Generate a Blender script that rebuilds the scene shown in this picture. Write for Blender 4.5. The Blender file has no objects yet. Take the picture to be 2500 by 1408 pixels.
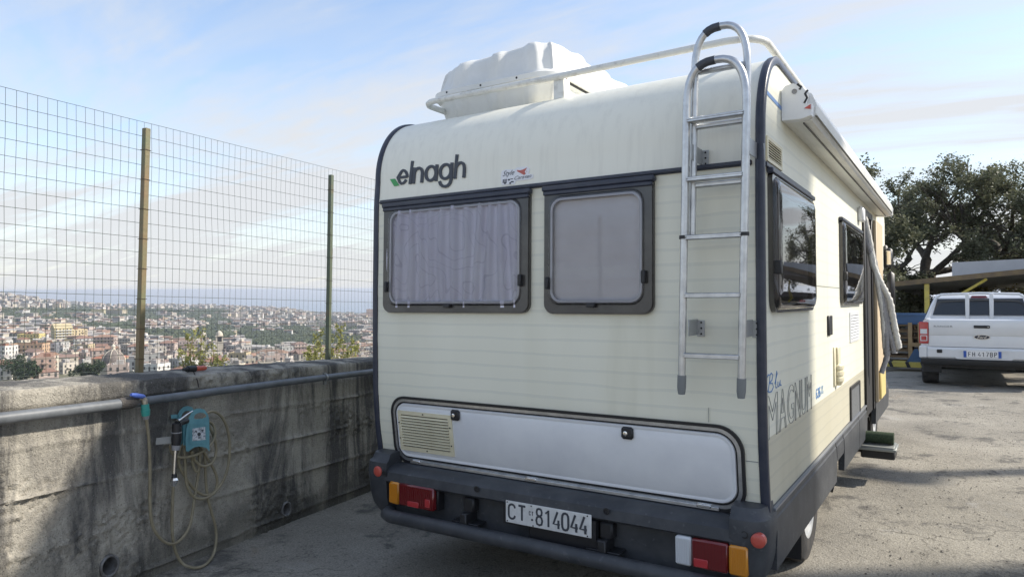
import bpy, bmesh, math, random
import numpy as np
from mathutils import Matrix, Vector, noise
random.seed(7); np.random.seed(7)
SC = bpy.context.scene
COL = SC.collection
rad = math.radians

# ---------------------------------------------------------------- camera, sky, sun, exposure
# Yard axes: X across the camper's rear, Y along the camper, Z up from the yard floor.
F = 1710.0; CAMZ = 1.52
def nrm(v):
    v = np.array(v, float); return v / np.linalg.norm(v)
yd = nrm(((2343-1250)/F, -(732-704)/F, -1)); xd = -nrm(((-1428-1250)/F, -(750-704)/F, -1))
zd = nrm(np.cross(xd, yd)); xd = np.cross(yd, zd)
RC = np.array([xd, yd, zd])                      # camera axes -> yard axes
CP = np.array([0.0, 0.0, CAMZ])
# the yard slopes by 1.1 degrees against true level: TILT turns yard axes into level axes
fw = RC @ np.array([0, 0, -1.0])
PITCH = math.asin(fw[2])
rt_h = Vector((fw[1], -fw[0], 0)).normalized()
TILT = Matrix.Translation(Vector(CP)) @ Matrix.Rotation(-PITCH, 4, rt_h) @ Matrix.Translation(-Vector(CP))
cam_d = bpy.data.cameras.new('camera'); cam = bpy.data.objects.new('camera', cam_d); COL.objects.link(cam)
cam_d.sensor_width = 36; cam_d.lens = F/2500*36; cam_d.clip_start = 0.05; cam_d.clip_end = 200000
mc = Matrix([list(RC[i]) + [CP[i]] for i in range(3)] + [[0, 0, 0, 1]])
cam.matrix_world = TILT @ mc
SC.camera = cam
SUN_EL = rad(38.5); sx, sy = 0.80, 0.60            # towards the sun, in yard axes
sun_v = Vector((sx*math.cos(SUN_EL), sy*math.cos(SUN_EL), math.sin(SUN_EL)))
sl = bpy.data.lights.new('sun', 'SUN'); sl.energy = 2.65; sl.angle = rad(1.3); sl.color = (1.0, 0.93, 0.82)
so = bpy.data.objects.new('sun', sl); COL.objects.link(so)
so.rotation_euler = sun_v.to_track_quat('Z', 'Y').to_euler(); so.location = (20, 15, 30)
w = bpy.data.worlds.new('World'); SC.world = w; w.use_nodes = True
nt = w.node_tree; nt.nodes.clear()
def N(t, **k):
    n = nt.nodes.new(t)
    for a, b in k.items(): setattr(n, a, b)
    return n
L = lambda a, b: nt.links.new(a, b)
sky = N('ShaderNodeTexSky', sky_type='NISHITA', sun_disc=False)
sky.sun_elevation = SUN_EL; sky.sun_rotation = math.atan2(sx, sy); sky.altitude = 250
sky.air_density = 1.0; sky.dust_density = 0.6; sky.ozone_density = 1.3
bg = N('ShaderNodeBackground'); bg.inputs['Strength'].default_value = 0.112
out = N('ShaderNodeOutputWorld')
tc = N('ShaderNodeTexCoord'); sep = N('ShaderNodeSeparateXYZ'); L(tc.outputs['Generated'], sep.inputs[0])
def mth(op, a, b=None, clamp=False):
    n = N('ShaderNodeMath', operation=op, use_clamp=clamp)
    for i, v in ((0, a), (1, b)):
        if v is None: continue
        if hasattr(v, 'links'): L(v, n.inputs[i])
        else: n.inputs[i].default_value = v
    return n.outputs[0]
zc = mth('MAXIMUM', sep.outputs[2], 0.0)
den = mth('ADD', zc, 0.16)
px_ = mth('DIVIDE', sep.outputs[0], den); py_ = mth('DIVIDE', sep.outputs[1], den)
cmb = N('ShaderNodeCombineXYZ'); L(px_, cmb.inputs[0]); L(py_, cmb.inputs[1])
mp = N('ShaderNodeMapping'); L(cmb.outputs[0], mp.inputs[0])
mp.inputs['Rotation'].default_value = (0, 0, rad(-52)); mp.inputs['Scale'].default_value = (0.42, 1.15, 1)
n1 = N('ShaderNodeTexNoise'); L(mp.outputs[0], n1.inputs['Vector'])
n1.inputs['Scale'].default_value = 1.25; n1.inputs['Detail'].default_value = 9; n1.inputs['Roughness'].default_value = 0.62; n1.inputs['Distortion'].default_value = 0.55
r1 = N('ShaderNodeValToRGB'); L(n1.outputs['Fac'], r1.inputs[0])
r1.color_ramp.elements[0].position = 0.43; r1.color_ramp.elements[1].position = 0.70
# fine streaks inside the cirrus
mp2 = N('ShaderNodeMapping'); L(cmb.outputs[0], mp2.inputs[0])
mp2.inputs['Rotation'].default_value = (0, 0, rad(-40)); mp2.inputs['Scale'].default_value = (0.8, 4.2, 1)
n2 = N('ShaderNodeTexNoise'); L(mp2.outputs[0], n2.inputs['Vector']); n2.inputs['Scale'].default_value = 1.6; n2.inputs['Detail'].default_value = 8; n2.inputs['Distortion'].default_value = 0.9
r2 = N('ShaderNodeValToRGB'); L(n2.outputs['Fac'], r2.inputs[0]); r2.color_ramp.elements[0].position = 0.38; r2.color_ramp.elements[1].position = 0.75
cl = mth('ADD', mth('MULTIPLY', r1.outputs[0], 0.80), mth('MULTIPLY', r2.outputs[0], 0.30))
# thin veil thickening low in the sky
veil = mth('MULTIPLY', mth('POWER', mth('SUBTRACT', 1.0, zc, True), 5.0), 0.80)
cov = mth('MINIMUM', mth('ADD', mth('ADD', cl, veil), 0.05), 0.95)
mixc = N('ShaderNodeMixRGB'); L(cov, mixc.inputs[0]); L(sky.outputs[0], mixc.inputs[1]); mixc.inputs[2].default_value = (3.05, 3.1, 3.2, 1)
L(mixc.outputs[0], bg.inputs[0]); L(bg.outputs[0], out.inputs[0])
vs = SC.view_settings; vs.view_transform = 'Standard'; vs.look = 'None'; vs.exposure = 1.22; vs.gamma = 1
SC.cycles.use_denoising = True
SC.cycles.max_bounces = 8; SC.cycles.transparent_max_bounces = 12; SC.cycles.caustics_reflective = False; SC.cycles.caustics_refractive = False

# ---------------------------------------------------------------- helpers: measuring
def ray(x, y): return RC @ np.array([(x-1250)/F, -(y-704)/F, -1.0])
def onY(x, y, Y): d = ray(x, y); return CP + d*(Y/d[1])
def onX(x, y, X): d = ray(x, y); return CP + d*(X/d[0])
def onZ(x, y, Z): d = ray(x, y); return CP + d*((Z-CAMZ)/d[2])

# ---------------------------------------------------------------- helpers: materials
MATS = {}
def mat(name, col, rough=0.6, metal=0.0, col2=None, scale=6.0, mixpos=(0.4, 0.65), bump=0.0, bscale=60.0, spec=0.5, stretch=None, objcol=False, coat=0.0, speck=None, detail=6.0):
    if name in MATS: return MATS[name]
    m = bpy.data.materials.new(name); m.use_nodes = True; t = m.node_tree; b = t.nodes['Principled BSDF']
    b.inputs['Roughness'].default_value = rough; b.inputs['Metallic'].default_value = metal
    b.inputs['Specular IOR Level'].default_value = spec; b.inputs['Coat Weight'].default_value = coat
    b.inputs['Base Color'].default_value = (*col, 1)
    co = t.nodes.new('ShaderNodeTexCoord'); src = co.outputs['Object']
    if stretch:
        mpn = t.nodes.new('ShaderNodeMapping'); t.links.new(src, mpn.inputs[0]); mpn.inputs['Scale'].default_value = stretch; src = mpn.outputs[0]
    cur = None
    if objcol:
        oi = t.nodes.new('ShaderNodeObjectInfo'); cur = oi.outputs['Color']
    if col2 is not None:
        nz = t.nodes.new('ShaderNodeTexNoise'); nz.inputs['Scale'].default_value = scale; nz.inputs['Detail'].default_value = detail; nz.inputs['Roughness'].default_value = 0.62
        t.links.new(src, nz.inputs['Vector'])
        rp = t.nodes.new('ShaderNodeValToRGB'); rp.color_ramp.elements[0].position, rp.color_ramp.elements[1].position = mixpos
        t.links.new(nz.outputs['Fac'], rp.inputs[0])
        mx = t.nodes.new('ShaderNodeMixRGB'); t.links.new(rp.outputs[0], mx.inputs[0])
        if cur is not None:
            t.links.new(cur, mx.inputs[1])
            mu = t.nodes.new('ShaderNodeMixRGB'); mu.blend_type = 'MULTIPLY'; mu.inputs[0].default_value = 1; t.links.new(cur, mu.inputs[1]); mu.inputs[2].default_value = (*col2, 1)
            t.links.new(mu.outputs[0], mx.inputs[2])
        else:
            mx.inputs[1].default_value = (*col, 1); mx.inputs[2].default_value = (*col2, 1)
        cur = mx.outputs[0]
    if speck:
        sc_, thr, scol, amt = speck
        n3 = t.nodes.new('ShaderNodeTexNoise'); n3.inputs['Scale'].default_value = sc_; n3.inputs['Detail'].default_value = 3
        t.links.new(co.outputs['Object'], n3.inputs['Vector'])
        rp = t.nodes.new('ShaderNodeValToRGB'); rp.color_ramp.elements[0].position, rp.color_ramp.elements[1].position = thr, thr+0.08
        t.links.new(n3.outputs['Fac'], rp.inputs[0])
        ml = t.nodes.new('ShaderNodeMath'); ml.operation = 'MULTIPLY'; ml.inputs[1].default_value = amt; t.links.new(rp.outputs[0], ml.inputs[0])
        mx = t.nodes.new('ShaderNodeMixRGB'); t.links.new(ml.outputs[0], mx.inputs[0])
        if cur is not None: t.links.new(cur, mx.inputs[1])
        else: mx.inputs[1].default_value = (*col, 1)
        mx.inputs[2].default_value = (*scol, 1); cur = mx.outputs[0]
    if cur is not None: t.links.new(cur, b.inputs['Base Color'])
    if bump:
        nb = t.nodes.new('ShaderNodeTexNoise'); nb.inputs['Scale'].default_value = bscale; nb.inputs['Detail'].default_value = 4; t.links.new(src, nb.inputs['Vector'])
        bp = t.nodes.new('ShaderNodeBump'); bp.inputs['Strength'].default_value = bump; bp.inputs['Distance'].default_value = 0.01
        t.links.new(nb.outputs['Fac'], bp.inputs['Height']); t.links.new(bp.outputs[0], b.inputs['Normal'])
    MATS[name] = m; return m
def glass_mat(name, tint=(1, 1, 1), dark=0.0, rough=0.02, ior=1.45):
    m = bpy.data.materials.new(name); m.use_nodes = True; t = m.node_tree; t.nodes.clear()
    o = t.nodes.new('ShaderNodeOutputMaterial'); tr = t.nodes.new('ShaderNodeBsdfTransparent'); tr.inputs[0].default_value = (*tint, 1)
    gl = t.nodes.new('ShaderNodeBsdfGlossy'); gl.inputs['Roughness'].default_value = rough; gl.inputs[0].default_value = (1, 1, 1, 1)
    fr = t.nodes.new('ShaderNodeFresnel'); fr.inputs[0].default_value = ior
    mx = t.nodes.new('ShaderNodeMixShader'); t.links.new(fr.outputs[0], mx.inputs[0]); t.links.new(tr.outputs[0], mx.inputs[1]); t.links.new(gl.outputs[0], mx.inputs[2])
    t.links.new(mx.outputs[0], o.inputs[0]); MATS[name] = m; return m

# ---------------------------------------------------------------- helpers: meshes
def rr(x0, x1, z0, z1, r, n=6):
    rs = r if isinstance(r, (tuple, list)) else (r,)*4      # bl br tr tl
    P = []
    for (cx, cz, a0, q) in ((x0, z0, 180, 0), (x1, z0, 270, 1), (x1, z1, 0, 2), (x0, z1, 90, 3)):
        rq = rs[q]; ox = cx + (rq if cx == x0 else -rq); oz = cz + (rq if cz == z0 else -rq)
        for k in range(n+1):
            a = rad(a0 + 90*k/n); P.append((ox+rq*math.cos(a), oz+rq*math.sin(a)))
    return P
class MB:
    def __init__(s): s.v = []; s.f = []
    def add(s, vs, fs):
        b = len(s.v); s.v += [tuple(float(c) for c in p) for p in vs]; s.f += [tuple(b+i for i in q) for q in fs]; return s
    def box(s, x0, x1, y0, y1, z0, z1, c=0.0, M=None):
        if c <= 0:
            V = [(x0,y0,z0),(x1,y0,z0),(x1,y1,z0),(x0,y1,z0),(x0,y0,z1),(x1,y0,z1),(x1,y1,z1),(x0,y1,z1)]
            Q = [(0,3,2,1),(4,5,6,7),(0,1,5,4),(1,2,6,5),(2,3,7,6),(3,0,4,7)]
        else:
            V = []; ix = {}
            for i in (0,1):
                for j in (0,1):
                    for k in (0,1):
                        X=(x0,x1)[i]; Y=(y0,y1)[j]; Z=(z0,z1)[k]; a=c*(1-2*i); b_=c*(1-2*j); d=c*(1-2*k)
                        ix[i,j,k]=len(V); V += [(X,Y+b_,Z+d),(X+a,Y,Z+d),(X+a,Y+b_,Z)]
            Q = []
            for i in (0,1): Q.append([ix[i,0,0],ix[i,0,1],ix[i,1,1],ix[i,1,0]][::(1 if i==0 else -1)])
            for j in (0,1): Q.append([ix[0,j,0]+1,ix[1,j,0]+1,ix[1,j,1]+1,ix[0,j,1]+1][::(1 if j==0 else -1)])
            for k in (0,1): Q.append([ix[0,0,k]+2,ix[0,1,k]+2,ix[1,1,k]+2,ix[1,0,k]+2][::(1 if k==0 else -1)])
            for i in (0,1):
                for j in (0,1): Q.append((ix[i,j,0],ix[i,j,1],ix[i,j,1]+1,ix[i,j,0]+1))
                for k in (0,1): Q.append((ix[i,0,k],ix[i,1,k],ix[i,1,k]+2,ix[i,0,k]+2))
            for j in (0,1):
                for k in (0,1): Q.append((ix[0,j,k]+1,ix[1,j,k]+1,ix[1,j,k]+2,ix[0,j,k]+2))
            for key in ix: Q.append((ix[key],ix[key]+1,ix[key]+2))
        if M is not None: V = [tuple(M @ Vector(p)) for p in V]
        return s.add(V, Q)
    def tube(s, pts, r, n=8, cap=True, closed=False):
        P = [Vector(p) for p in pts]; m = len(P); rs = r if isinstance(r, (list, tuple)) else [r]*m
        ts = []
        for i in range(m):
            a = P[(i-1) % m] if (closed or i > 0) else P[i]; b = P[(i+1) % m] if (closed or i < m-1) else P[i]
            ts.append((b-a).normalized() if (b-a).length > 1e-9 else Vector((0, 0, 1)))
        up = Vector((0, 0, 1)) if abs(ts[0].z) < 0.9 else Vector((1, 0, 0)); u = ts[0].cross(up).normalized()
        V = []; Q = []
        for i in range(m):
            u = (u - ts[i]*u.dot(ts[i])); u = u.normalized() if u.length > 1e-6 else ts[i].orthogonal().normalized()
            v = ts[i].cross(u)
            V += [P[i] + (u*math.cos(2*math.pi*k/n) + v*math.sin(2*math.pi*k/n))*rs[i] for k in range(n)]
        for i in range(m if closed else m-1):
            a = i*n; b = ((i+1) % m)*n
            Q += [(a+k, a+(k+1) % n, b+(k+1) % n, b+k) for k in range(n)]
        if cap and not closed: Q += [tuple(range(n-1, -1, -1)), tuple(range((m-1)*n, m*n))]
        return s.add(V, Q)
    def lathe(s, prof, origin, axis=(0, 0, 1), n=16, cap=True):
        ax = Vector(axis).normalized(); u = ax.orthogonal().normalized(); v = ax.cross(u); O = Vector(origin); V = []; Q = []
        for (r, h) in prof: V += [O + ax*h + (u*math.cos(2*math.pi*k/n)+v*math.sin(2*math.pi*k/n))*r for k in range(n)]
        for i in range(len(prof)-1): Q += [(i*n+k, i*n+(k+1) % n, (i+1)*n+(k+1) % n, (i+1)*n+k) for k in range(n)]
        if cap: Q += [tuple(range(n-1, -1, -1)), tuple(range((len(prof)-1)*n, len(prof)*n))]
        return s.add(V, Q)
    def prism(s, poly, fn, d0, d1):
        n = len(poly); V = [fn(a, b, d0) for a, b in poly] + [fn(a, b, d1) for a, b in poly]
        return s.add(V, [tuple(range(n-1, -1, -1)), tuple(range(n, 2*n))] + [(i, (i+1) % n, n+(i+1) % n, n+i) for i in range(n)])
    def ring(s, po, pi, fn, d0, d1):           # frame between two outlines with equal counts, d0 back, d1 front
        n = len(po); V = [fn(a, b, d0) for a, b in po]+[fn(a, b, d1) for a, b in po]+[fn(a, b, d1) for a, b in pi]+[fn(a, b, d0) for a, b in pi]
        Q = []
        for i in range(n):
            j = (i+1) % n
            for k in range(4): k2 = (k+1) % 4; Q.append((k*n+i, k*n+j, k2*n+j, k2*n+i))
        return s.add(V, Q)
    def dome(s, poly, fn, offs):                # rounded panel: offs = [(inset share, offset)...] from rim to centre
        cx = sum(p[0] for p in poly)/len(poly); cz = sum(p[1] for p in poly)/len(poly); n = len(poly); V = []; Q = []
        for (t, o) in offs: V += [fn(cx+(a-cx)*(1-t), cz+(b-cz)*(1-t), o) for a, b in poly]
        for i in range(len(offs)-1): Q += [(i*n+k, i*n+(k+1) % n, (i+1)*n+(k+1) % n, (i+1)*n+k) for k in range(n)]
        Q.append(tuple(range((len(offs)-1)*n, len(offs)*n)))
        return s.add(V, Q)
    def panel(s, x0, x1, z0, z1, r, fn, offs, n=8):   # rounded panel built from even insets in metres
        rs = r if isinstance(r, (tuple, list)) else (r,)*4; V = []; Q = []; k = 0
        for (t, o) in offs:
            P = rr(x0+t, x1-t, z0+t, z1-t, tuple(max(.003, q-t) for q in rs), n); k = len(P); V += [fn(a, b, o) for a, b in P]
        for i in range(len(offs)-1): Q += [(i*k+j, i*k+(j+1) % k, (i+1)*k+(j+1) % k, (i+1)*k+j) for j in range(k)]
        Q.append(tuple(range((len(offs)-1)*k, len(offs)*k))); return s.add(V, Q)
    def grid(s, fn, nu, nv, closed_u=False):
        V = [fn(i/nu, j/nv) for j in range(nv+1) for i in range(nu+1)]
        return s.add(V, [(j*(nu+1)+i, j*(nu+1)+i+1, (j+1)*(nu+1)+i+1, (j+1)*(nu+1)+i) for j in range(nv) for i in range(nu)])
    def ribbon(s, pts, wd, fn, o0, o1):
        P = [np.array(p, float) for p in pts]; m = len(P); Lf = []; Rt = []
        for i in range(m):
            a = P[max(i-1, 0)]; b = P[min(i+1, m-1)]; t = b-a; t = t/(np.linalg.norm(t)+1e-9); q = np.array([-t[1], t[0]])
            Lf.append(P[i]+q*wd/2); Rt.append(P[i]-q*wd/2)
        V = [fn(*p, o1) for p in Lf]+[fn(*p, o1) for p in Rt]+[fn(*p, o0) for p in Lf]+[fn(*p, o0) for p in Rt]; Q = []
        for i in range(m-1): Q += [(i, i+1, m+i+1, m+i), (2*m+i, 2*m+i+1, i+1, i), (m+i, m+i+1, 3*m+i+1, 3*m+i)]
        Q += [(0, m, 3*m, 2*m), (m-1, 2*m-1, 4*m-1, 3*m-1)]
        return s.add(V, Q)
    def mesh(s, name, m, angle=38, fix=True):
        me = bpy.data.meshes.new(name); me.from_pydata(s.v, [], s.f)
        if fix:
            bm = bmesh.new(); bm.from_mesh(me); bmesh.ops.recalc_face_normals(bm, faces=bm.faces); bm.to_mesh(me); bm.free()
        if m is not None: me.materials.append(m)
        me.polygons.foreach_set('use_smooth', [angle > 0]*len(me.polygons))
        if angle > 0: me.set_sharp_from_angle(angle=rad(angle))
        me.update(); return me
    def build(s, name, m, parent=None, angle=38, fix=True):
        return link(name, s.mesh(name, m, angle, fix), parent)
FAR = set()
def link(name, me, parent=None):
    o = bpy.data.objects.new(name, me); COL.objects.link(o)
    if parent is not None:
        o.parent = parent
        if parent.type == 'EMPTY' and not parent.get('_local'): o.matrix_parent_inverse = Matrix.Translation(-parent.location)
    return o
def thing(name, label, cat, loc=(0, 0, 0), group=None, local=False, rotz=0):
    o = bpy.data.objects.new(name, None); COL.objects.link(o); o.location = loc; o.rotation_euler = (0, 0, rotz); o.empty_display_size = 0.2
    tag(o, label, cat, group)
    if local: o['_local'] = 1
    return o
def tag(o, label=None, cat=None, group=None, kind=None):
    if label: o['label'] = label
    if cat: o['category'] = cat
    if group: o['group'] = group
    if kind: o['kind'] = kind
    return o
def text_mesh(txt, fn, x0, x1, z0, z1, shear=0.0, outline=0.0, off=0.003, name='lettering', space=1.0):
    cu = bpy.data.curves.new('txt', 'FONT'); cu.body = txt; cu.shear = shear; cu.resolution_u = 4; cu.space_character = space
    if outline: cu.fill_mode = 'NONE'; cu.bevel_depth = outline; cu.bevel_resolution = 1
    ob = bpy.data.objects.new('txt', cu); COL.objects.link(ob)
    dg = bpy.context.evaluated_depsgraph_get(); me = bpy.data.meshes.new_from_object(ob.evaluated_get(dg))
    bpy.data.objects.remove(ob); bpy.data.curves.remove(cu)
    me.name = name
    co = np.array([v.co[:] for v in me.vertices]); lo = co.min(0); hi = co.max(0)
    for v, c in zip(me.vertices, co):
        v.co = fn(x0+(c[0]-lo[0])/(hi[0]-lo[0])*(x1-x0), z0+(c[1]-lo[1])/(hi[1]-lo[1])*(z1-z0), off+c[2]*0.3)
    return me
GL = {  # single-stroke characters in a 0.5 x 1 cell
 'C': [[(.48,.76),(.44,.9),(.34,.98),(.25,1),(.14,.97),(.05,.88),(.02,.75),(.02,.25),(.05,.12),(.14,.03),(.25,0),(.34,.02),(.44,.1),(.48,.24)]],
 'T': [[(0,1),(.5,1)],[(.25,1),(.25,0)]],
 '8': [[(.25,1),(.1,.95),(.05,.8),(.08,.62),(.25,.54),(.42,.62),(.45,.8),(.4,.95),(.25,1)],[(.25,.54),(.08,.46),(.02,.27),(.07,.06),(.25,0),(.43,.06),(.48,.27),(.42,.46),(.25,.54)]],
 '1': [[(.08,.78),(.3,1),(.3,0)]],
 '4': [[(.33,1),(.02,.25),(.5,.25)],[(.4,.5),(.4,0)]],
 '0': [[(.25,1),(.12,.97),(.04,.85),(.02,.7),(.02,.3),(.04,.15),(.12,.03),(.25,0),(.38,.03),(.46,.15),(.48,.3),(.48,.7),(.46,.85),(.38,.97),(.25,1)]],
 'F': [[(.05,0),(.05,1),(.48,1)],[(.05,.52),(.42,.52)]], 'H': [[(.04,0),(.04,1)],[(.46,0),(.46,1)],[(.04,.5),(.46,.5)]],
 '7': [[(.02,1),(.48,1),(.18,0)]], 'B': [[(.05,0),(.05,1),(.3,1),(.42,.94),(.44,.78),(.42,.6),(.3,.53),(.05,.53)],[(.3,.53),(.45,.46),(.48,.27),(.45,.07),(.3,0),(.05,0)]],
 'P': [[(.05,0),(.05,1),(.32,1),(.45,.93),(.48,.74),(.45,.55),(.32,.47),(.05,.47)]], '6': [[(.42,.92),(.25,1),(.1,.9),(.03,.6),(.03,.25),(.1,.05),(.25,0),(.4,.05),(.47,.25),(.4,.48),(.25,.54),(.06,.42)]],
 '3': [[(.04,.85),(.12,.97),(.25,1),(.4,.95),(.45,.78),(.4,.6),(.22,.53),(.42,.46),(.48,.27),(.42,.05),(.25,0),(.1,.04),(.02,.18)]], '-': [[(.1,.5),(.4,.5)]], 'X': [[(0,0),(.5,1)],[(0,1),(.5,0)]],
}
def glyphs(mb, txt, fn, x, z, h, adv, sw, off, wscale=1.0):
    k = 0
    for c in txt:
        for st in GL.get(c, []):
            mb.ribbon([(x+a*h*wscale, z+b*h) for a, b in st], sw, fn, 0.0, off+0.0003*k); k += 1
        x += adv
    return x

# ---------------------------------------------------------------- the setting: yard ground
def sstep(a, b, x):
    t = min(1, max(0, (x-a)/(b-a))); return t*t*(3-2*t)
WA = np.array([-3.82, 2.24, 0.0]); WD = nrm((-.189, .982, 0)); WN = np.array([WD[1], -WD[0], 0.0]); WSL = -0.035
def wp(s, n, h): return tuple(WA + s*WD + n*WN + np.array([0, 0, h + WSL*s]))
def onW(x, y, n=0.0):
    d = ray(x, y); t = np.dot(WA+n*WN-CP, WN)/np.dot(d, WN); P = CP+d*t; s = float(np.dot(P-WA, WD)); return s, float(P[2]-WSL*s)
def ground_z(x, y):
    zl = WSL*max(-4, min(20, (y-2.24)/.982)); b = 1-sstep(-3.7, -1.0, x)
    return zl*b + 0.02*sstep(5, 14, y)*(1-b)
def ground_material():
    m = bpy.data.materials.new('worn_asphalt'); m.use_nodes = True; t = m.node_tree; b = t.nodes['Principled BSDF']
    nn = t.nodes.new; lk = t.links.new
    co = nn('ShaderNodeTexCoord').outputs['Object']
    def noi(sc, det=6, rough=.6, vec=None, dist=0):
        n = nn('ShaderNodeTexNoise'); n.inputs['Scale'].default_value = sc; n.inputs['Detail'].default_value = det; n.inputs['Roughness'].default_value = rough; n.inputs['Distortion'].default_value = dist; lk(vec or co, n.inputs['Vector']); return n.outputs['Fac']
    def ramp(f, a, b_, c0=(0, 0, 0), c1=(1, 1, 1)):
        r = nn('ShaderNodeValToRGB'); r.color_ramp.elements[0].position = a; r.color_ramp.elements[1].position = b_; r.color_ramp.elements[0].color = (*c0, 1); r.color_ramp.elements[1].color = (*c1, 1); lk(f, r.inputs[0]); return r.outputs[0]
    def mix(f, a, b_, bt='MIX'):
        x = nn('ShaderNodeMixRGB'); x.blend_type = bt
        for i, v in ((0, f), (1, a), (2, b_)):
            if hasattr(v, 'links'): lk(v, x.inputs[i])
            elif i == 0: x.inputs[0].default_value = v
            else: x.inputs[i].default_value = (*v, 1)
        return x.outputs[0]
    base = ramp(noi(0.9, 8, .65), .32, .7, (.235, .220, .190), (.385, .360, .310))
    grit = ramp(noi(95, 3, .7), .36, .62, (.68, .67, .66), (1.18, 1.17, 1.14))
    c = mix(1.0, base, grit, 'MULTIPLY')
    c = mix(mixf(t, ramp(noi(26, 4, .6), .60, .66), .40), c, (.035, .032, .028))
    c = mix(mixf(t, ramp(noi(0.55, 5, .7, dist=.6), .62, .72), .55), c, (.24, .14, .055))       # rusty earth
    c = mix(mixf(t, ramp(noi(1.3, 7, .7, dist=.9), .60, .74), .55), c, (.42, .41, .39))        # cement spills
    c = mix(mixf(t, ramp(noi(1.7, 7, .72, dist=.4), .55, .63), .62), c, (.050, .050, .052))     # oil and damp
    vo = nn('ShaderNodeTexVoronoi'); vo.feature = 'DISTANCE_TO_EDGE'; vo.inputs['Scale'].default_value = 0.55
    wv = nn('ShaderNodeTexNoise'); wv.inputs['Scale'].default_value = 2.4; wv.inputs['Detail'].default_value = 6; lk(co, wv.inputs['Vector'])
    ad = nn('ShaderNodeMixRGB'); ad.blend_type = 'ADD'; ad.inputs[0].default_value = .55; lk(co, ad.inputs[1]); lk(wv.outputs['Color'], ad.inputs[2]); lk(ad.outputs[0], vo.inputs['Vector'])
    cr = ramp(vo.outputs['Distance'], .001, .005, (1, 1, 1), (0, 0, 0))
    crm = nn('ShaderNodeMath'); crm.operation = 'MULTIPLY'; lk(cr, crm.inputs[0]); lk(ramp(noi(.7, 3), .48, .56), crm.inputs[1])
    c = mix(mixf(t, crm.outputs[0], .55), c, (.03, .028, .025))
    lk(c, b.inputs['Base Color']); b.inputs['Roughness'].default_value = .92; b.inputs['Specular IOR Level'].default_value = .2
    h1 = nn('ShaderNodeMath'); h1.operation = 'ADD'; lk(noi(95, 3, .7), h1.inputs[0])
    h2 = nn('ShaderNodeMath'); h2.operation = 'MULTIPLY'; lk(noi(22, 5, .6), h2.inputs[0]); h2.inputs[1].default_value = 1.5; lk(h2.outputs[0], h1.inputs[1])
    bp = nn('ShaderNodeBump'); bp.inputs['Strength'].default_value = .75; bp.inputs['Distance'].default_value = .012; lk(h1.outputs[0], bp.inputs['Height']); lk(bp.outputs[0], b.inputs['Normal'])
    return m
def mixf(t, f, k):
    n = t.nodes.new('ShaderNodeMath'); n.operation = 'MULTIPLY'; n.inputs[1].default_value = k; t.links.new(f, n.inputs[0]); return n.outputs[0]
g = MB()
ys = [-120, -90, -60, -40, -28, -20] + list(np.arange(-14, 14, .3)) + list(np.arange(14, 61, 2.0)); nx = 60
V = []; Q = []
for y in ys:
    xl = -3.82 - .189/.982*(y-2.24) - 0.1
    for i in range(nx+1):
        t = i/nx; x = xl + (45-xl)*t**1.9; V.append((x, y, ground_z(x, y) + .006*noise.noise((x*1.3, y*1.3, 0))))
for j in range(len(ys)-1):
    for i in range(nx): a = j*(nx+1)+i; Q.append((a, a+1, a+nx+2, a+nx+1))
g.add(V, Q)
tag(g.build('ground', ground_material(), angle=80), kind='structure')

# ---------------------------------------------------------------- far land in level axes, centred under the camera
fwl = Vector((fw[0], fw[1], 0)).normalized(); rtl = rt_h
def farp(x, d, h):
    u = (x-1250)/F; p = fwl*d + rtl*(u*d); return (p.x, p.y, CAMZ + h)
DT = [0, 25, 60, 150, 300, 450, 650, 800, 1000, 1300, 1700, 2200, 3000, 4500, 7500, 9000]
HC = {  # image height of the land at each distance, per column (turned into metres below)
 -900: [None]*4 + [950, 900, 862, 835, 812, 785, 752, 725, 702, 715],
 0:    [None]*4 + [955, 905, 865, 838, 815, 788, 762, 735, 717, 726],
 120:  [None]*4 + [955, 905, 865, 838, 816, 794, 772, 752, 733, 732],
 230:  [None]*4 + [955, 905, 866, 840, 818, 800, 780, 764, 747, 740],
 500:  [None]*4 + [955, 905, 875, 858, 845, 820, 795, 775, 754, 744],
 690:  [None]*4 + [955, 905, 880, 862, 850, 825, 798, 782, 762, 752],
 760:  [None]*4 + [955, 905, 882, 865, 850, 826, 800, 785, 772, 764],
 930:  [None]*4 + [955, 905, 885, 868, 850, 830, 805, 790, 776, 768],
 1700: [None]*4 + [955, 905, 885, 868, 850, 830, 805, 790, 777, 769]}
SEA = -262.0
cols_ = sorted(HC)
prof_h = {}
for c in cols_:
    hs = []
    for i, d in enumerate(DT):
        if i < 4: hs.append([-1.9, -9, -20, -36][i])
        elif i < 14: hs.append(-(HC[c][i]-704)*d/F)
        else: hs.append(SEA-6)
    prof_h[c] = hs
def land_h(x, d):
    x = min(max(x, cols_[0]), cols_[-1]); k = 0
    while k < len(cols_)-2 and x > cols_[k+1]: k += 1
    a, b = cols_[k], cols_[k+1]; t = (x-a)/(b-a)
    ld = math.log(max(d, 1)+20); xs = LD
    return (1-t)*np.interp(ld, xs, prof_h[a]) + t*np.interp(ld, xs, prof_h[b])
LD = [math.log(max(d, 1)+20) for d in DT]
def depth_for(x, y):          # distance at which the land shows at image height y in column x
    lo, hi = 320, 4400
    ds = np.geomspace(lo, hi, 160); yy = np.array([704 - F*land_h(x, d)/d for d in ds]); yy = np.minimum.accumulate(yy)
    i = int(np.argmax(yy <= y)); return float(ds[i]) if yy[i] <= y else None
m_land = mat('scrub_land', (.060, .075, .034), .95, col2=(.15, .14, .085), scale=.012, mixpos=(.42, .62), speck=(.05, .62, (.05, .06, .03), .6))
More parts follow.
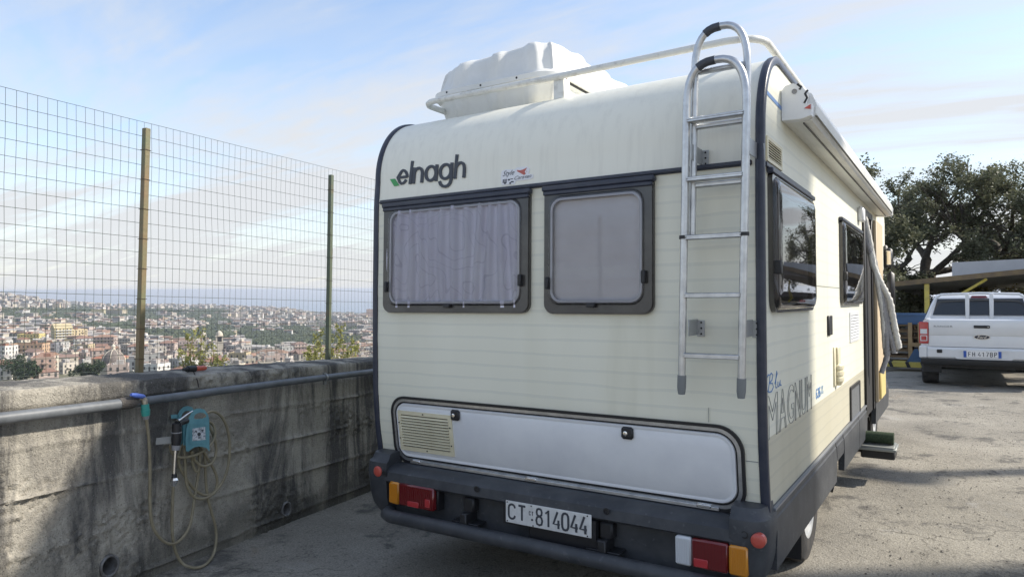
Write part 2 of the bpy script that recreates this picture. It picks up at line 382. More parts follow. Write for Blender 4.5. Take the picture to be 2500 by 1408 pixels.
tb = MB(); xs_ = np.linspace(-2600, 2300, 120); ds_ = np.concatenate([[5.2, 12], np.geomspace(25, 9000, 70)])
V = []; Q = []
for d in ds_:
    for x in xs_:
        h = land_h(x, d) if d > 6 else -1.7
        p = farp(x, d, h + (0 if d < 200 else 2.0*noise.noise((x*.02, d*.01, 0)))); V.append(p)
n_ = len(xs_)
for j in range(len(ds_)-1):
    for i in range(n_-1): a = j*n_+i; Q.append((a, a+1, a+n_+1, a+n_))
tb.add(V, Q)
terrain = tag(tb.build('terrain', m_land, angle=80), kind='structure'); FAR.add(terrain.name)
sea_m = mat('sea_water', (.06, .13, .20), .28, col2=(.085, .17, .25), scale=.0012, bump=.25, bscale=.02, spec=.5)
sb = MB(); V = []; Q = []
for d in (3000, 9000, 16000, 26000, 40000):
    for x in np.linspace(-800, 2600, 40): V.append(farp(x, d, SEA))
for j in range(4):
    for i in range(39): a = j*40+i; Q.append((a, a+1, a+41, a+40))
sb.add(V, Q); sea = tag(sb.build('sea', sea_m), kind='structure'); FAR.add(sea.name)

# ---------------------------------------------------------------- concrete wall
def wall_material():
    m = bpy.data.materials.new('board_marked_concrete'); m.use_nodes = True; t = m.node_tree; b = t.nodes['Principled BSDF']; nn = t.nodes.new; lk = t.links.new
    co = nn('ShaderNodeTexCoord').outputs['Object']
    def noi(sc, det=6, rough=.6, stretch=None, dist=0):
        v = co
        if stretch: mpn = nn('ShaderNodeMapping'); lk(co, mpn.inputs[0]); mpn.inputs['Scale'].default_value = stretch; v = mpn.outputs[0]
        n = nn('ShaderNodeTexNoise'); n.inputs['Scale'].default_value = sc; n.inputs['Detail'].default_value = det; n.inputs['Roughness'].default_value = rough; n.inputs['Distortion'].default_value = dist; lk(v, n.inputs['Vector']); return n.outputs['Fac']
    def ramp(f, a, b_, c0=(0, 0, 0), c1=(1, 1, 1)):
        r = nn('ShaderNodeValToRGB'); r.color_ramp.elements[0].position = a; r.color_ramp.elements[1].position = b_; r.color_ramp.elements[0].color = (*c0, 1); r.color_ramp.elements[1].color = (*c1, 1); lk(f, r.inputs[0]); return r.outputs[0]
    def mix(f, a, b_, bt='MIX'):
        x = nn('ShaderNodeMixRGB'); x.blend_type = bt
        for i, v in ((0, f), (1, a), (2, b_)):
            if hasattr(v, 'links'): lk(v, x.inputs[i])
            elif i == 0: x.inputs[0].default_value = v
            else: x.inputs[i].default_value = (*v, 1)
        return x.outputs[0]
    base = ramp(noi(2.2, 8, .7), .3, .7, (.37, .34, .285), (.53, .49, .41))
    streak = ramp(noi(2.7, 8, .66, (1, 1, .20), .5), .43, .535)
    c = mix(mixf(t, streak, .92), base, (.090, .087, .083))
    blot = ramp(noi(1.6, 7, .7, (1, 1, .8)), .50, .66)
    c = mix(mixf(t, blot, .6), c, (.115, .110, .104))
    # green-black algae near the foot of the wall
    sp = nn('ShaderNodeSeparateXYZ'); lk(co, sp.inputs[0])
    ft = nn('ShaderNodeMath'); ft.operation = 'SUBTRACT'; lk(ramp(noi(3, 6, .7), .2, .8), ft.inputs[0])
    zz = nn('ShaderNodeMath'); zz.operation = 'MULTIPLY'; zz.inputs[1].default_value = 1.7; lk(sp.outputs[2], zz.inputs[0]); lk(zz.outputs[0], ft.inputs[1])
    c = mix(mixf(t, ramp(ft.outputs[0], 0, .35), .6), c, (.075, .073, .062))
    c = mix(mixf(t, ramp(noi(120, 3, .7), .58, .64), .55), c, (.035, .035, .035))
    c = mix(mixf(t, ramp(noi(150, 2, .6), .66, .70), .5), c, (.55, .53, .48))
    lk(c, b.inputs['Base Color']); b.inputs['Roughness'].default_value = .93; b.inputs['Specular IOR Level'].default_value = .25
    ha = nn('ShaderNodeMath'); ha.operation = 'ADD'; lk(noi(110, 4, .7), ha.inputs[0]); lk(noi(30, 5, .6), ha.inputs[1])
    bp = nn('ShaderNodeBump'); bp.inputs['Strength'].default_value = .8; bp.inputs['Distance'].default_value = .012; lk(ha.outputs[0], bp.inputs['Height']); lk(bp.outputs[0], b.inputs['Normal'])
    return m
m_wall = wall_material()
WH = 1.098; RID = [.06, .335, .592, .832, 1.0]
holes = [(-.277, .145, .050), (1.103, .11, .045)]
def wall_n(s, h):
    n = .006*noise.noise((s*3, h*9, 1)) + .003*noise.noise((s*14, h*14, 4))
    for r_ in RID:
        e = abs(h - (r_ + .012*noise.noise((s*.9, r_*7, 2)) + .004*noise.noise((s*9, r_, 5))))
        n += (.016 if r_ < .95 else -.02)*math.exp(-(e/.008)**2)*(.55+.9*max(0, noise.noise((s*2.3, r_*11, 3))+.4))
    k = sstep(.05, .32, noise.noise((s*1.5, h*4.2, 9)) + .16*(h < .8) - .1)
    n += k*.019*(noise.noise((s*38, h*38, 0)) + .7*noise.noise((s*70, h*70, 3)))
    return n
ss = list(np.arange(-5, -1.3, .12)) + list(np.arange(-1.3, 2.75, .0145)) + list(np.arange(2.75, 11, .12))
hh = list(np.linspace(-.35, -.02, 4)) + list(np.linspace(0, WH-.03, 80)) + [WH-.012, WH-.004, WH]
wb = MB(); V = []; Q = []; nh = len(hh)
for s in ss:
    for h in hh: V.append(wp(s, wall_n(s, h) - (.009*sstep(WH-.014, WH, h)), h + (.006*noise.noise((s*6, 0, 0)) if h > WH-.05 else 0)))
for i in range(len(ss)-1):
    for j in range(nh-1):
        sm, hm = (ss[i]+ss[i+1])/2, (hh[j]+hh[j+1])/2
        if any((sm-a)**2+(hm-b)**2 < (r*1.08)**2 for a, b, r in holes): continue
        a = i*nh+j; Q.append((a, a+nh, a+nh+1, a+1))
# top surface and back
tops = np.linspace(.022, .42, 14); b0 = len(V); nt_ = len(tops)
for s in ss:
    for k, n in enumerate(tops): V.append(wp(s, -n, WH + .012*sstep(0, .15, n) + .007*noise.noise((s*5, n*9, 6)) + .004*noise.noise((s*22, n*30, 6))))
for i in range(len(ss)-1):
    a = i*nh+nh-1; c = b0+i*nt_; Q.append((a, a+nh, c+nt_, c))
    for k in range(nt_-1): a = b0+i*nt_+k; Q.append((a, a+nt_, a+nt_+1, a+1))
b1 = len(V)
for s in ss: V.append(wp(s, -.42, -2.5))
for i in range(len(ss)-1): Q.append((b0+i*nt_+nt_-1, b0+(i+1)*nt_+nt_-1, b1+i+1, b1+i))
wb.add(V, Q)
wall = tag(wb.build('concrete_wall', m_wall, angle=75), 'rough board-marked grey concrete wall below the wire fence', 'wall')
m_pvc = mat('dull_pvc', (.20, .20, .20), .5, col2=(.11, .10, .09), scale=20)
for a, b, r in holes:
    p = MB(); V = []; nseg = 24
    prof = [(r*.86, .25), (r*.86, -.012), (r*1.0, -.016), (r*1.12, -.012), (r*1.12, .05)]
    for (q, n) in prof: V += [wp(a+q*math.cos(2*math.pi*k/nseg), -n, b+q*1.05*math.sin(2*math.pi*k/nseg)) for k in range(nseg)]
    p.add(V, [(i*nseg+k, i*nseg+(k+1) % nseg, (i+1)*nseg+(k+1) % nseg, (i+1)*nseg+k) for i in range(4) for k in range(nseg)] + [tuple(range(nseg))])
    p.build('drain_pipe', m_pvc, wall)

# ---------------------------------------------------------------- wire fence
m_wire = mat('green_wire', (.055, .085, .060), .45, col2=(.10, .09, .07), scale=9)
m_post = mat('painted_post', (.15, .16, .085), .55, col2=(.23, .14, .07), scale=1.7, mixpos=(.40, .62), bump=.2, bscale=40, speck=(60, .62, (.09, .07, .05), .5))
m_post_d = mat('painted_post_green', (.095, .115, .075), .55, col2=(.16, .11, .06), scale=6, mixpos=(.52, .70), bump=.2, bscale=40)
fence = thing('wire_fence', 'tall green welded wire fence on posts along the concrete wall', 'fence', wp(0.2, -.36, WH))
def ftop(s): return 2.632 + .0225*(s+.59) - WSL*s        # height above the local floor so that the top runs level
def fpt(s, t):            # t 0 bottom .. 1 top
    h0 = WH + .03; return wp(s + .010*noise.noise((s*3, t*4, 8)), -.405 + .012*noise.noise((s*1.4, t*3, 1)), h0+(ftop(s)-h0)*t)
for s in .2075+1.87*np.arange(-2, 4):
    hp = 2.61 if s < 1 else 2.70
    bb = MB(); bb.box(-.018, .018, -.018, .018, -.1, hp-WH, .003)
    ln = Vector((.035 if s < 1 else .012, 0, 0))
    P = [Vector(wp(s+.026*2*0, -.36, WH)) for _ in (0,)][0]
    base = Vector(wp(s, -.36, WH))
    M = Matrix.Translation(base) @ Matrix(((WD[0], WN[0], 0, 0), (WD[1], WN[1], 0, 0), (0, 0, 1, 0), (0, 0, 0, 1))) @ Matrix.Shear('XY', 4, (.028, 0))
    bb.v = [tuple(M @ Vector(p)) for p in bb.v]
    po = bb.build('post', m_post if abs(s-.2) < .5 else m_post_d, fence)
    if abs(s-.2) < .5: po['label'] = 'rusty olive post with flaking paint'
wv = MB()
for s in np.arange(-3.6, 7.2, .0553):
    wv.tube([fpt(s, t/6) for t in range(7)], .00115, 4, cap=False)
tag(wv.build('vertical_wires', m_wire, fence, fix=False), kind='stuff')
wh = MB(); NR = 17
for k in range(NR+1):
    wh.tube([fpt(s, k/NR) for s in np.arange(-3.6, 7.25, .22)], .00135, 4, cap=False)
tag(wh.build('horizontal_wires', m_wire, fence, fix=False), kind='stuff')
tie = MB()
for s0 in (.2075, 2.0775):
    for t in np.arange(.06, 1, .0588*2):
        c = Vector(wp(s0+.035*0, -.36, WH)); hgt = (ftop(s0)-WH)*t
        lean = .028*hgt
        a = [wp(s0+lean+q[0], -.36+q[1], WH+hgt) for q in ((-.021, -.021), (.021, -.021), (.021, .021), (-.021, .021))]
        tie.tube(a, .0015, 4, closed=True)
tag(tie.build('tie_wires', mat('rusty_wire', (.06, .04, .03), .7), fence, fix=False), kind='stuff')

# ---------------------------------------------------------------- camper
Y0 = 3.09; XL, XR = -2.953, -0.707
PZ = [.58, .62, .8, 1.0, 1.3, 1.6, 2.0, 2.115, 2.25]
PO = [.055, .05, .02, .004, 0, .002, .010, .014, .025]
def prof(z):
    if z <= 2.25: return float(np.interp(z, PZ, PO))
    a = math.asin(min(1.0, (z-2.25)/.402)); return .025+.35*(1-math.cos(a))
def arcz(n): return 2.25+.402*np.sin(np.linspace(0, math.pi/2, n))
REAR = lambda x, z, o: (x, Y0+prof(z)-o, z)
SIDE = lambda y, z, o: (XR+o, y, z)
def siding_mat(name, side):
    m = bpy.data.materials.new(name); m.use_nodes = True; t = m.node_tree; b = t.nodes['Principled BSDF']; nn = t.nodes.new; lk = t.links.new
    co = nn('ShaderNodeTexCoord').outputs['Object']; sp = nn('ShaderNodeSeparateXYZ'); lk(co, sp.inputs[0])
    def noi(sc, det, st):
        mpn = nn('ShaderNodeMapping'); lk(co, mpn.inputs[0]); mpn.inputs['Scale'].default_value = st
        n = nn('ShaderNodeTexNoise'); n.inputs['Scale'].default_value = sc; n.inputs['Detail'].default_value = det; lk(mpn.outputs[0], n.inputs['Vector']); return n.outputs['Fac']
    def ramp(f, els):
        r = nn('ShaderNodeValToRGB'); r.color_ramp.elements.remove(r.color_ramp.elements[1])
        for i, (p, c) in enumerate(els):
            e = r.color_ramp.elements[0] if i == 0 else r.color_ramp.elements.new(p); e.position = p; e.color = (*c, 1)
        lk(f, r.inputs[0]); return r.outputs[0]
    # printed horizontal bands every 72 mm with wavering edges
    md = nn('ShaderNodeMath'); md.operation = 'MULTIPLY_ADD'; md.inputs[1].default_value = 1/.072; lk(sp.outputs[2], md.inputs[0])
    wv = nn('ShaderNodeMath'); wv.operation = 'MULTIPLY'; wv.inputs[1].default_value = .35; lk(noi(3.0, 3, (1, 1, 4)), wv.inputs[0]); lk(wv.outputs[0], md.inputs[2])
    fr = nn('ShaderNodeMath'); fr.operation = 'FRACT'; lk(md.outputs[0], fr.inputs[0])
    c0, c1 = (.85, .832, .70), (.785, .775, .66)
    band = ramp(fr.outputs[0], [(0, c0), (.50, c0), (.54, c1), (.70, c1), (.73, (.865, .845, .71)), (.80, (.865, .845, .71)), (.83, c0), (1, c0)])
    mx = nn('ShaderNodeMixRGB'); mx.blend_type = 'MULTIPLY'; mx.inputs[0].default_value = 1; lk(band, mx.inputs[1])
    lk(ramp(noi(1.2, 6, (1, 1, .25)), [(.3, (.90, .90, .89)), (.65, (1, 1, 1))]), mx.inputs[2]); cur = mx.outputs[0]
    drt = nn('ShaderNodeMixRGB'); drt.blend_type = 'MULTIPLY'; drt.inputs[0].default_value = 1; lk(cur, drt.inputs[1])
    lk(ramp(noi(2.6, 9, (1.3, 1.3, .12)), [(.28, (.86, .85, .81)), (.40, (.97, .965, .95)), (.55, (1, 1, 1))]), drt.inputs[2]); cur = drt.outputs[0]
    if side:
        # grey-beige lower paint band below 0.925 m
        st = nn('ShaderNodeMath'); st.operation = 'LESS_THAN'; st.inputs[1].default_value = .925; lk(sp.outputs[2], st.inputs[0])
        m2 = nn('ShaderNodeMixRGB'); m2.blend_type = 'MULTIPLY'; lk(st.outputs[0], m2.inputs[0]); lk(cur, m2.inputs[1]); m2.inputs[2].default_value = (.70, .675, .625, 1); cur = m2.outputs[0]
    lk(cur, b.inputs['Base Color']); b.inputs['Roughness'].default_value = .42; b.inputs['Specular IOR Level'].default_value = .4
    ad = nn('ShaderNodeMath'); ad.operation = 'MULTIPLY_ADD'; lk(fr.outputs[0], ad.inputs[0]); ad.inputs[1].default_value = .25; lk(noi(260, 2, (1, 1, 1)), ad.inputs[2])
    bp = nn('ShaderNodeBump'); bp.inputs['Strength'].default_value = .12; bp.inputs['Distance'].default_value = .004; lk(ad.outputs[0], bp.inputs['Height']); lk(bp.outputs[0], b.inputs['Normal'])
    return m
m_sid = siding_mat('striped_siding', False); m_sids = siding_mat('striped_siding_side', True)
m_cap = mat('weathered_fibreglass', (.84, .82, .71), .38, col2=(.76, .74, .64), scale=11, stretch=(2.2, 2.2, .08), mixpos=(.48, .75), bump=.02, bscale=20, speck=(3, .66, (.62, .67, .69), .2))
m_trim = mat('navy_trim', (.028, .034, .055), .38, col2=(.045, .05, .07), scale=14, bump=.05, bscale=60)
m_grey = mat('grey_bumper_plastic', (.036, .040, .047), .50, col2=(.066, .070, .076), scale=5, bump=.06, bscale=300, speck=(34, .63, (.13, .135, .14), .35))
m_black = mat('black_plastic', (.018, .018, .020), .45)
m_rub = mat('tyre_rubber', (.025, .025, .026), .85, col2=(.06, .055, .05), scale=9, bump=.15, bscale=50)
m_alu = mat('dull_aluminium', (.62, .63, .63), .34, .85, col2=(.48, .49, .50), scale=18)
m_white = mat('white_lacquer', (.78, .79, .80), .35, col2=(.70, .71, .73), scale=3, bump=.015, bscale=400)
m_box = mat('white_abs', (.74, .74, .71), .42, col2=(.64, .64, .60), scale=2.5, bump=.02, bscale=90, mixpos=(.45, .75))
m_cream = mat('yellowed_plastic', (.74, .68, .49), .45, col2=(.66, .60, .42), scale=8)
m_dark = mat('dark_void', (.012, .012, .013), .8)
m_win = mat('bronze_acrylic_border', (.052, .048, .044), .16, spec=.6, col2=(.085, .080, .072), scale=4)
g_clear = glass_mat('clear_acrylic', (.93, .93, .95), ior=1.42)
g_smoke = glass_mat('smoked_acrylic', (.55, .53, .55), ior=1.5)
m_chrome = mat('chrome', (.8, .8, .8), .12, 1.0)
m_blue = mat('blue_print', (.09, .22, .45), .5)
m_ink = mat('dark_print', (.05, .056, .068), .5)

camper = thing('camper_van', 'cream coachbuilt camper with striped siding and dark bumper', 'camper', (-1.83, 5.6, 0))
# side profile
rear_pts = [(Y0+prof(z), z) for z in np.concatenate([np.linspace(.58, 2.22, 22), arcz(28)])]
roof_front = [(7.9, 2.66), (8.55, 2.64), (8.85, 2.55), (8.97, 2.38), (8.95, 2.1), (8.75, 1.86), (8.2, 1.72), (8.2, .58)]
outline = rear_pts + roof_front
for X, o, nm in ((XR, -.03, 'side_wall'), (XL, .03, 'side_wall')):
    s = MB(); s.prism(outline, lambda y, z, q: (X+q, y, z), 0 if X == XR else 0, o); s.build(nm, m_sids, camper, angle=30)
rp = MB(); rz = np.concatenate([np.linspace(.58, 2.115, 40)])
rp.grid(lambda u, v: REAR(XL+.002+(XR-XL-.004)*u, rz[0]+(rz[-1]-rz[0])*v, 0), 2, 39); rp.build('rear_panel', m_sid, camper, angle=60)
cap_pts = [(Y0+prof(z), z) for z in np.concatenate([np.linspace(2.115, 2.23, 4), arcz(32)])] + roof_front[:6]
cb = MB(); cb.add([(XL+.002, y, z) for y, z in cap_pts]+[(XR-.002, y, z) for y, z in cap_pts], [(i, i+1, len(cap_pts)+i+1, len(cap_pts)+i) for i in range(len(cap_pts)-1)])
cb.build('roof_shell', m_cap, camper, angle=60)
fb = MB(); fb.add([(XL+.01, 8.19, .58), (XR-.01, 8.19, .58), (XR-.01, 8.19, 1.75), (XL+.01, 8.19, 1.75)], [(0, 1, 2, 3)]); fb.box(XL+.01, XR-.01, Y0+.08, 8.18, .57, .60); fb.build('floor_pan', m_dark, camper)
# dark edge mouldings following the rear profile
tp = [(Y0+prof(z), z) for z in np.concatenate([np.linspace(.60, 2.22, 20), arcz(30)])] + [(4.2, 2.655), (6, 2.66), (7.9, 2.662)]
for X, sg in ((XR, 1), (XL, -1)):
    t = MB(); V = []; n = len(tp)
    sec = [(-.027, 0.000), (-.027, .005), (-.020, .010), (.003, .012), (.009, .006), (.010, -.020), (.007, -.026), (0, -.026)]
    for i, (y, z) in enumerate(tp):
        a = Vector((0, *tp[max(i-1, 0)])); b = Vector((0, *tp[min(i+1, n-1)])); tg = (b-a).normalized(); nrmv = Vector((0, -tg.z, tg.y))
        V += [(X+sg*q[0], y+nrmv.y*q[1], z+nrmv.z*q[1]) for q in sec]
    k = len(sec); t.add(V, [(i*k+j, i*k+(j+1) % k, (i+1)*k+(j+1) % k, (i+1)*k+j) for i in range(n-1) for j in range(k)] + [tuple(range(k))])
    t.build('edge_moulding', m_trim, camper, angle=50)
# horizontal mouldings
t = MB(); t.box(XL+.042, XR-.042, Y0+prof(2.115)-.014, Y0+prof(2.115)+.01, 2.106, 2.130, .004); t.box(XL+.042, XR-.042, Y0+prof(2.115)-.020, Y0+prof(2.115)+.01, 2.112, 2.119, .002)
t.build('waist_moulding', m_trim, camper)
t = MB(); t.box(XR, XR+.012, Y0+.06, 4.22, 2.104, 2.126, .003); t.build('waist_moulding', m_trim, camper)
t = MB(); t.box(XR+.0005, XR+.002, 3.20, 3.74, 2.432, 2.452); t.v = [(a, b, c - .012*(b-3.2)) for a, b, c in t.v]; t.build('blue_stripe', mat('faded_blue_stripe', (.16, .28, .52), .5), camper)
t = MB(); t.box(-.79, XR-.03, Y0+prof(.83)-.001, Y0+prof(.83)+.001, .828, .8315); t.build('panel_seam', mat('seam_grey', (.25, .26, .24), .7), camper); t = MB(); t.box(-.945, -.9432, Y0-.0012, Y0+.001, .985, 1.05); t.build('hairline_crack', mat('seam_grey', (.25, .26, .24), .7), camper)
t = MB(); t.box(XR-.001, XR+.0015, 4.28, 5.42, 1.604, 1.609); t.build('panel_seam', mat('seam_grey', (.25, .26, .24), .7), camper)

# rear windows
def curtain_mat():
    m = mat('lilac_curtain', (.80, .79, .87), .8, col2=(.70, .68, .81), scale=2.5, mixpos=(.35, .7)); t = m.node_tree; b = t.nodes['Principled BSDF']; src = b.inputs['Base Color'].links[0].from_socket
    n = t.nodes.new('ShaderNodeTexNoise'); n.inputs['Scale'].default_value = 3.2; n.inputs['Detail'].default_value = 1; co = t.nodes.new('ShaderNodeTexCoord'); t.links.new(co.outputs['Object'], n.inputs['Vector'])
    k = t.nodes.new('ShaderNodeMath'); k.operation = 'MULTIPLY'; k.inputs[1].default_value = 13; t.links.new(n.outputs['Fac'], k.inputs[0]); f = t.nodes.new('ShaderNodeMath'); f.operation = 'FRACT'; t.links.new(k.outputs[0], f.inputs[0])
    l = t.nodes.new('ShaderNodeMath'); l.operation = 'LESS_THAN'; l.inputs[1].default_value = .09; t.links.new(f.outputs[0], l.inputs[0])
    h = t.nodes.new('ShaderNodeMath'); h.operation = 'MULTIPLY'; h.inputs[1].default_value = .22; t.links.new(l.outputs[0], h.inputs[0])
    x = t.nodes.new('ShaderNodeMixRGB'); t.links.new(h.outputs[0], x.inputs[0]); t.links.new(src, x.inputs[1]); x.inputs[2].default_value = (.22, .20, .33, 1); t.links.new(x.outputs[0], b.inputs['Base Color']); return m
def rear_window(x0, x1, z0, z1, ix0, ix1, iz0, iz1, lab, curtain):
    f = MB(); po = rr(x0, x1, z0, z1, (.045, .045, .004, .004)); pi = rr(ix0, ix1, iz0, iz1, .06)
    f.ring(po, pi, REAR, -.004, .030)
    po2 = rr(x0-.004, x1+.004, z0-.006, z1+.0, (.05, .05, .004, .004)); f.ring(po2, rr(x0+.012, x1-.012, z0+.012, z1-.01, (.035, .035, .004, .004)), REAR, -.004, .020)
    fo = f.build('window', m_win, camper); fo['label'] = lab
    h = MB(); h.box(x0-.012, x1+.012, Y0+prof(2.09)-.042, Y0+prof(2.09)-.002, 2.077, 2.104, .006); h.box(x0-.004, x1+.004, Y0+prof(2.07)-.040, Y0+prof(2.07)-.004, 2.056, 2.0765, .004); h.build('hinge_rail', m_trim, fo)
    p = MB(); p.panel(ix0-.01, ix1+.01, iz0-.01, iz1+.01, .066, REAR, [(0, .031), (.004, .038), (.012, .043), (.025, .045), (.028, .042), (.036, .042)]); p.build('pane', g_clear, fo, angle=60)
    p = MB(); p.ring(rr(ix0+.002, ix1-.002, iz0+.002, iz1-.002, .058), rr(ix0+.014, ix1-.014, iz0+.014, iz1-.014, .05), REAR, .018, .030); p.build('inner_seal', mat('pale_seal', (.45, .45, .47), .3), fo)
    if curtain == 'curtain':
        nx_ = 150
        def cf(u, v):
            x = ix0-.02+(ix1-ix0+.04)*u; z = iz0-.02+(iz1-iz0+.04)*v
            amp = .0145*(.75+.5*noise.noise((u*4, v*.6, 0)))
            sw = math.sin(u*76+3.8*noise.noise((u*5, v*.9, 3))); return REAR(x, z, .0185 + amp*(abs(sw)**.7*(1 if sw > 0 else -1)) + .003*noise.noise((u*9, v*5, 1)))
        c = MB(); c.grid(cf, nx_, 14); c.build('curtain', curtain_mat(), fo, angle=80)
    else:
        c = MB(); c.grid(lambda u, v: REAR(ix0-.02+(ix1-ix0+.04)*u, iz0-.02+(iz1-iz0+.04)*v, .006+.0012*math.sin(v*60)), 4, 60); c.build('blind', mat('grey_blind', (.80, .775, .775), .8, col2=(.73, .705, .71), scale=3), fo, angle=80)
    for (lx, lz, hor) in (((ix0+ix1)/2-.01, iz0-.012, 1), (ix0-.008, iz0+.10, 0), (ix1+.012, iz0+.12, 0)):
        c = MB(); a, b_ = (.022, .010) if hor else (.010, .030); c.box(lx-a, lx+a, Y0+prof(lz)-.056, Y0+prof(lz)-.028, lz-b_, lz+b_, .004); c.build('latch', m_black, fo)
    return fo
rear_window(-2.858, -1.862, 1.468, 2.075, -2.812, -1.912, 1.512, 2.052, 'wide rear window with lilac curtain', 'curtain')
rear_window(-1.766, -1.192, 1.466, 2.075, -1.732, -1.240, 1.514, 2.040, 'square rear window with grey blind', 'blind')

# rear locker
lx0, lx1, lz0, lz1 = -2.822, -.792, .585, .978
lk_ = MB(); lk_.ring(rr(lx0, lx1, lz0, lz1, (.10, .11, .12, .10), 10), rr(lx0+.014, lx1-.014, lz0+.014, lz1-.014, (.088, .098, .108, .088), 10), REAR, -.003, .014)
lock = lk_.build('locker_hatch', m_black, camper)
q = MB(); q.ring(rr(lx0+.0145, lx1-.0145, lz0+.0145, lz1-.0145, (.088, .098, .108, .088), 10), rr(lx0+.030, lx1-.030, lz0+.030, lz1-.030, (.075, .085, .095, .075), 10), REAR, -.003, .011); q.build('hatch_frame', m_alu, lock)
q = MB(); q.ring(rr(lx0+.0305, lx1-.0305, lz0+.0305, lz1-.0305, (.075, .085, .095, .075), 10), rr(lx0+.038, lx1-.038, lz0+.038, lz1-.038, (.068, .078, .088, .068), 10), REAR, -.003, .006); q.build('hatch_seal', m_black, lock)
q = MB(); q.panel(lx0+.0385, lx1-.0385, lz0+.0385, lz1-.0385, (.068, .078, .088, .068), REAR, [(0, .002), (.003, .012), (.012, .0125), (.016, .0095), (.020, .0095), (.024, .0115)], 10); q.build('hatch_panel', m_white, lock, angle=50)
q = MB(); q.box(lx0+.12, lx1-.12, Y0+prof(.60)-.022, Y0+prof(.6)-.012, .590, .606, .002); q.build('hinge_strip', m_alu, lock)
for hx in (-2.66, -1.885, -.98):
    q = MB(); q.box(hx-.033, hx+.033, Y0+prof(.60)-.028, Y0+prof(.6)-.010, .597, .612, .003); q.build('hinge', m_chrome, lock)
for hx in (-2.345, -1.329):
    q = MB(); q.box(hx-.030, hx+.030, Y0+prof(.9)-.026, Y0+prof(.9)-.010, .872, .930, .010); k = q.build('lock', m_black, lock)
    q = MB(); q.lathe([(.011, 0), (.011, .006), (.008, .007)], (hx-.006, Y0+prof(.9)-.0255, .90), (0, -1, 0), 14); q.build('key_barrel', m_chrome, k)
gx0, gx1, gz0, gz1 = -2.766, -2.376, .664, .896
q = MB(); q.ring(rr(gx0, gx1, gz0, gz1, .003), rr(gx0+.022, gx1-.022, gz0+.024, gz1-.022, .003), REAR, .011, .019); gr = q.build('vent_grille', m_cream, lock)
q = MB(); q.prism(rr(gx0+.02, gx1-.02, gz0+.02, gz1-.02, .003), REAR, .0108, .0118); q.build('backing', mat('vent_shadow', (.06, .05, .035), .8), gr)
sm = MB(); sm.prism([(gx0+.021, -.0048), (gx1-.021, -.0048), (gx1-.021, .0048), (gx0+.021, .0048)], lambda x, z, o: (x, -o+(.006 if z > 0 else -.004), z), 0, .0025); sme = sm.mesh('slat', m_cream)
for k in range(11):
    z = gz0+.036+k*.0163; o = link('slat', sme, gr); o.location = (0, Y0+prof(z)-.0165, z)
for (hx, hz) in ((gx0+.19, gz1-.011), (gx0+.008, gz1-.07), (gx0+.008, gz0+.07), (gx1-.010, gz1-.07), (gx1-.010, gz0+.06), (gx0+.20, gz0+.011)):
    q = MB(); q.lathe([(.0045, 0), (.0035, .003)], REAR(hx, hz, .019), (0, -1, 0), 8); q.build('screw', m_dark, gr)

# rear bumper
bz = MB()
bp_ = [(3.16, .586), (3.075, .586), (3.035, .574), (3.012, .552), (3.004, .505), (3.018, .492), (3.06, .486), (3.06, .484), (3.16, .484)]
bz.prism(bp_, lambda y, z, x: (x, y, z), -2.80, -.80)
bump = bz.build('rear_bumper', m_grey, camper, angle=30)
def corner(sg):
    X0, X1 = (XR-.13, -.688) if sg > 0 else (XL-.002, XL+.17)
    c = MB()
    xo = X1 if sg > 0 else X0; xi = X0 if sg > 0 else X1
    lay = [(.650, 0.06, .026), (.645, .035, .016), (.612, .020, .010), (.600, .004, .0), (.545, -.004, -.004), (.50, 0, 0), (.42, .004, .006), (.36, .014, .020), (.30, .045, .050), (.270, .07, .075)]
    V = []
    for (z, dy, dx) in lay:
        yb = 3.002+dy; x_o = xo-sg*dx; low = .0 if z > .49 else .0
        V += [(xi, 3.17, z), (xi, yb+.006, z), (x_o-sg*.10, yb, z), (x_o-sg*.045, yb+.008, z), (x_o-sg*.012, yb+.035, z), (x_o, yb+.085, z), (x_o, 3.22, z)]
    k = 7; c.add(V, [(i*k+j, i*k+j+1, (i+1)*k+j+1, (i+1)*k+j) for i in range(len(lay)-1) for j in range(k-1)] + [tuple(range(k)), tuple(range((len(lay)-1)*k, len(lay)*k))])
    return c.build('bumper_corner', m_grey, bump, angle=40)
corner(1); corner(-1)
q = MB(); q.box(-2.80, -.80, 3.085, 3.13, .30, .486); q.build('bumper_backing', m_grey, bump)
for hx in (-2.144, -1.402, -.772, -2.79):
    q = MB(); q.lathe([(.016, 0), (.016, .004), (.011, .005), (.009, .001)], (hx, 3.004 if hx > -2.7 else 3.0, .545), (0, -1, 0), 14); q.build('bolt_cap', m_black, bump)
m_ref = mat('red_reflector', (.52, .085, .06), .3, spec=.6)
for hx, hz in ((-2.842, .549), (-.716, .530)):
    q = MB(); q.lathe([(.030, -.02), (.030, .006), (.026, .010), (.012, .012)], (hx, 3.004, hz), (0, -1, 0), 24); q.build('reflector', m_ref, bump)
# bull bar, brackets
q = MB(); q.tube([(-2.775, 3.03, .322), (-2.765, 2.995, .320), (-2.72, 2.972, .320), (-1.8, 2.97, .322), (-.80, 2.97, .320), (-.745, 2.985, .320)], .037, 14); q.build('rear_guard_tube', m_grey, camper, angle=60)
for hx in (-2.22, -1.42):
    q = MB(); q.box(hx-.035, hx+.035, 3.03, 3.09, .40, .484, .01); q.box(hx-.09, hx+.08, 3.0, 3.2, .345, .358, .003); q.box(hx-.02, hx+.02, 2.98, 3.09, .30, .41, .006); q.build('guard_bracket', m_black, camper)
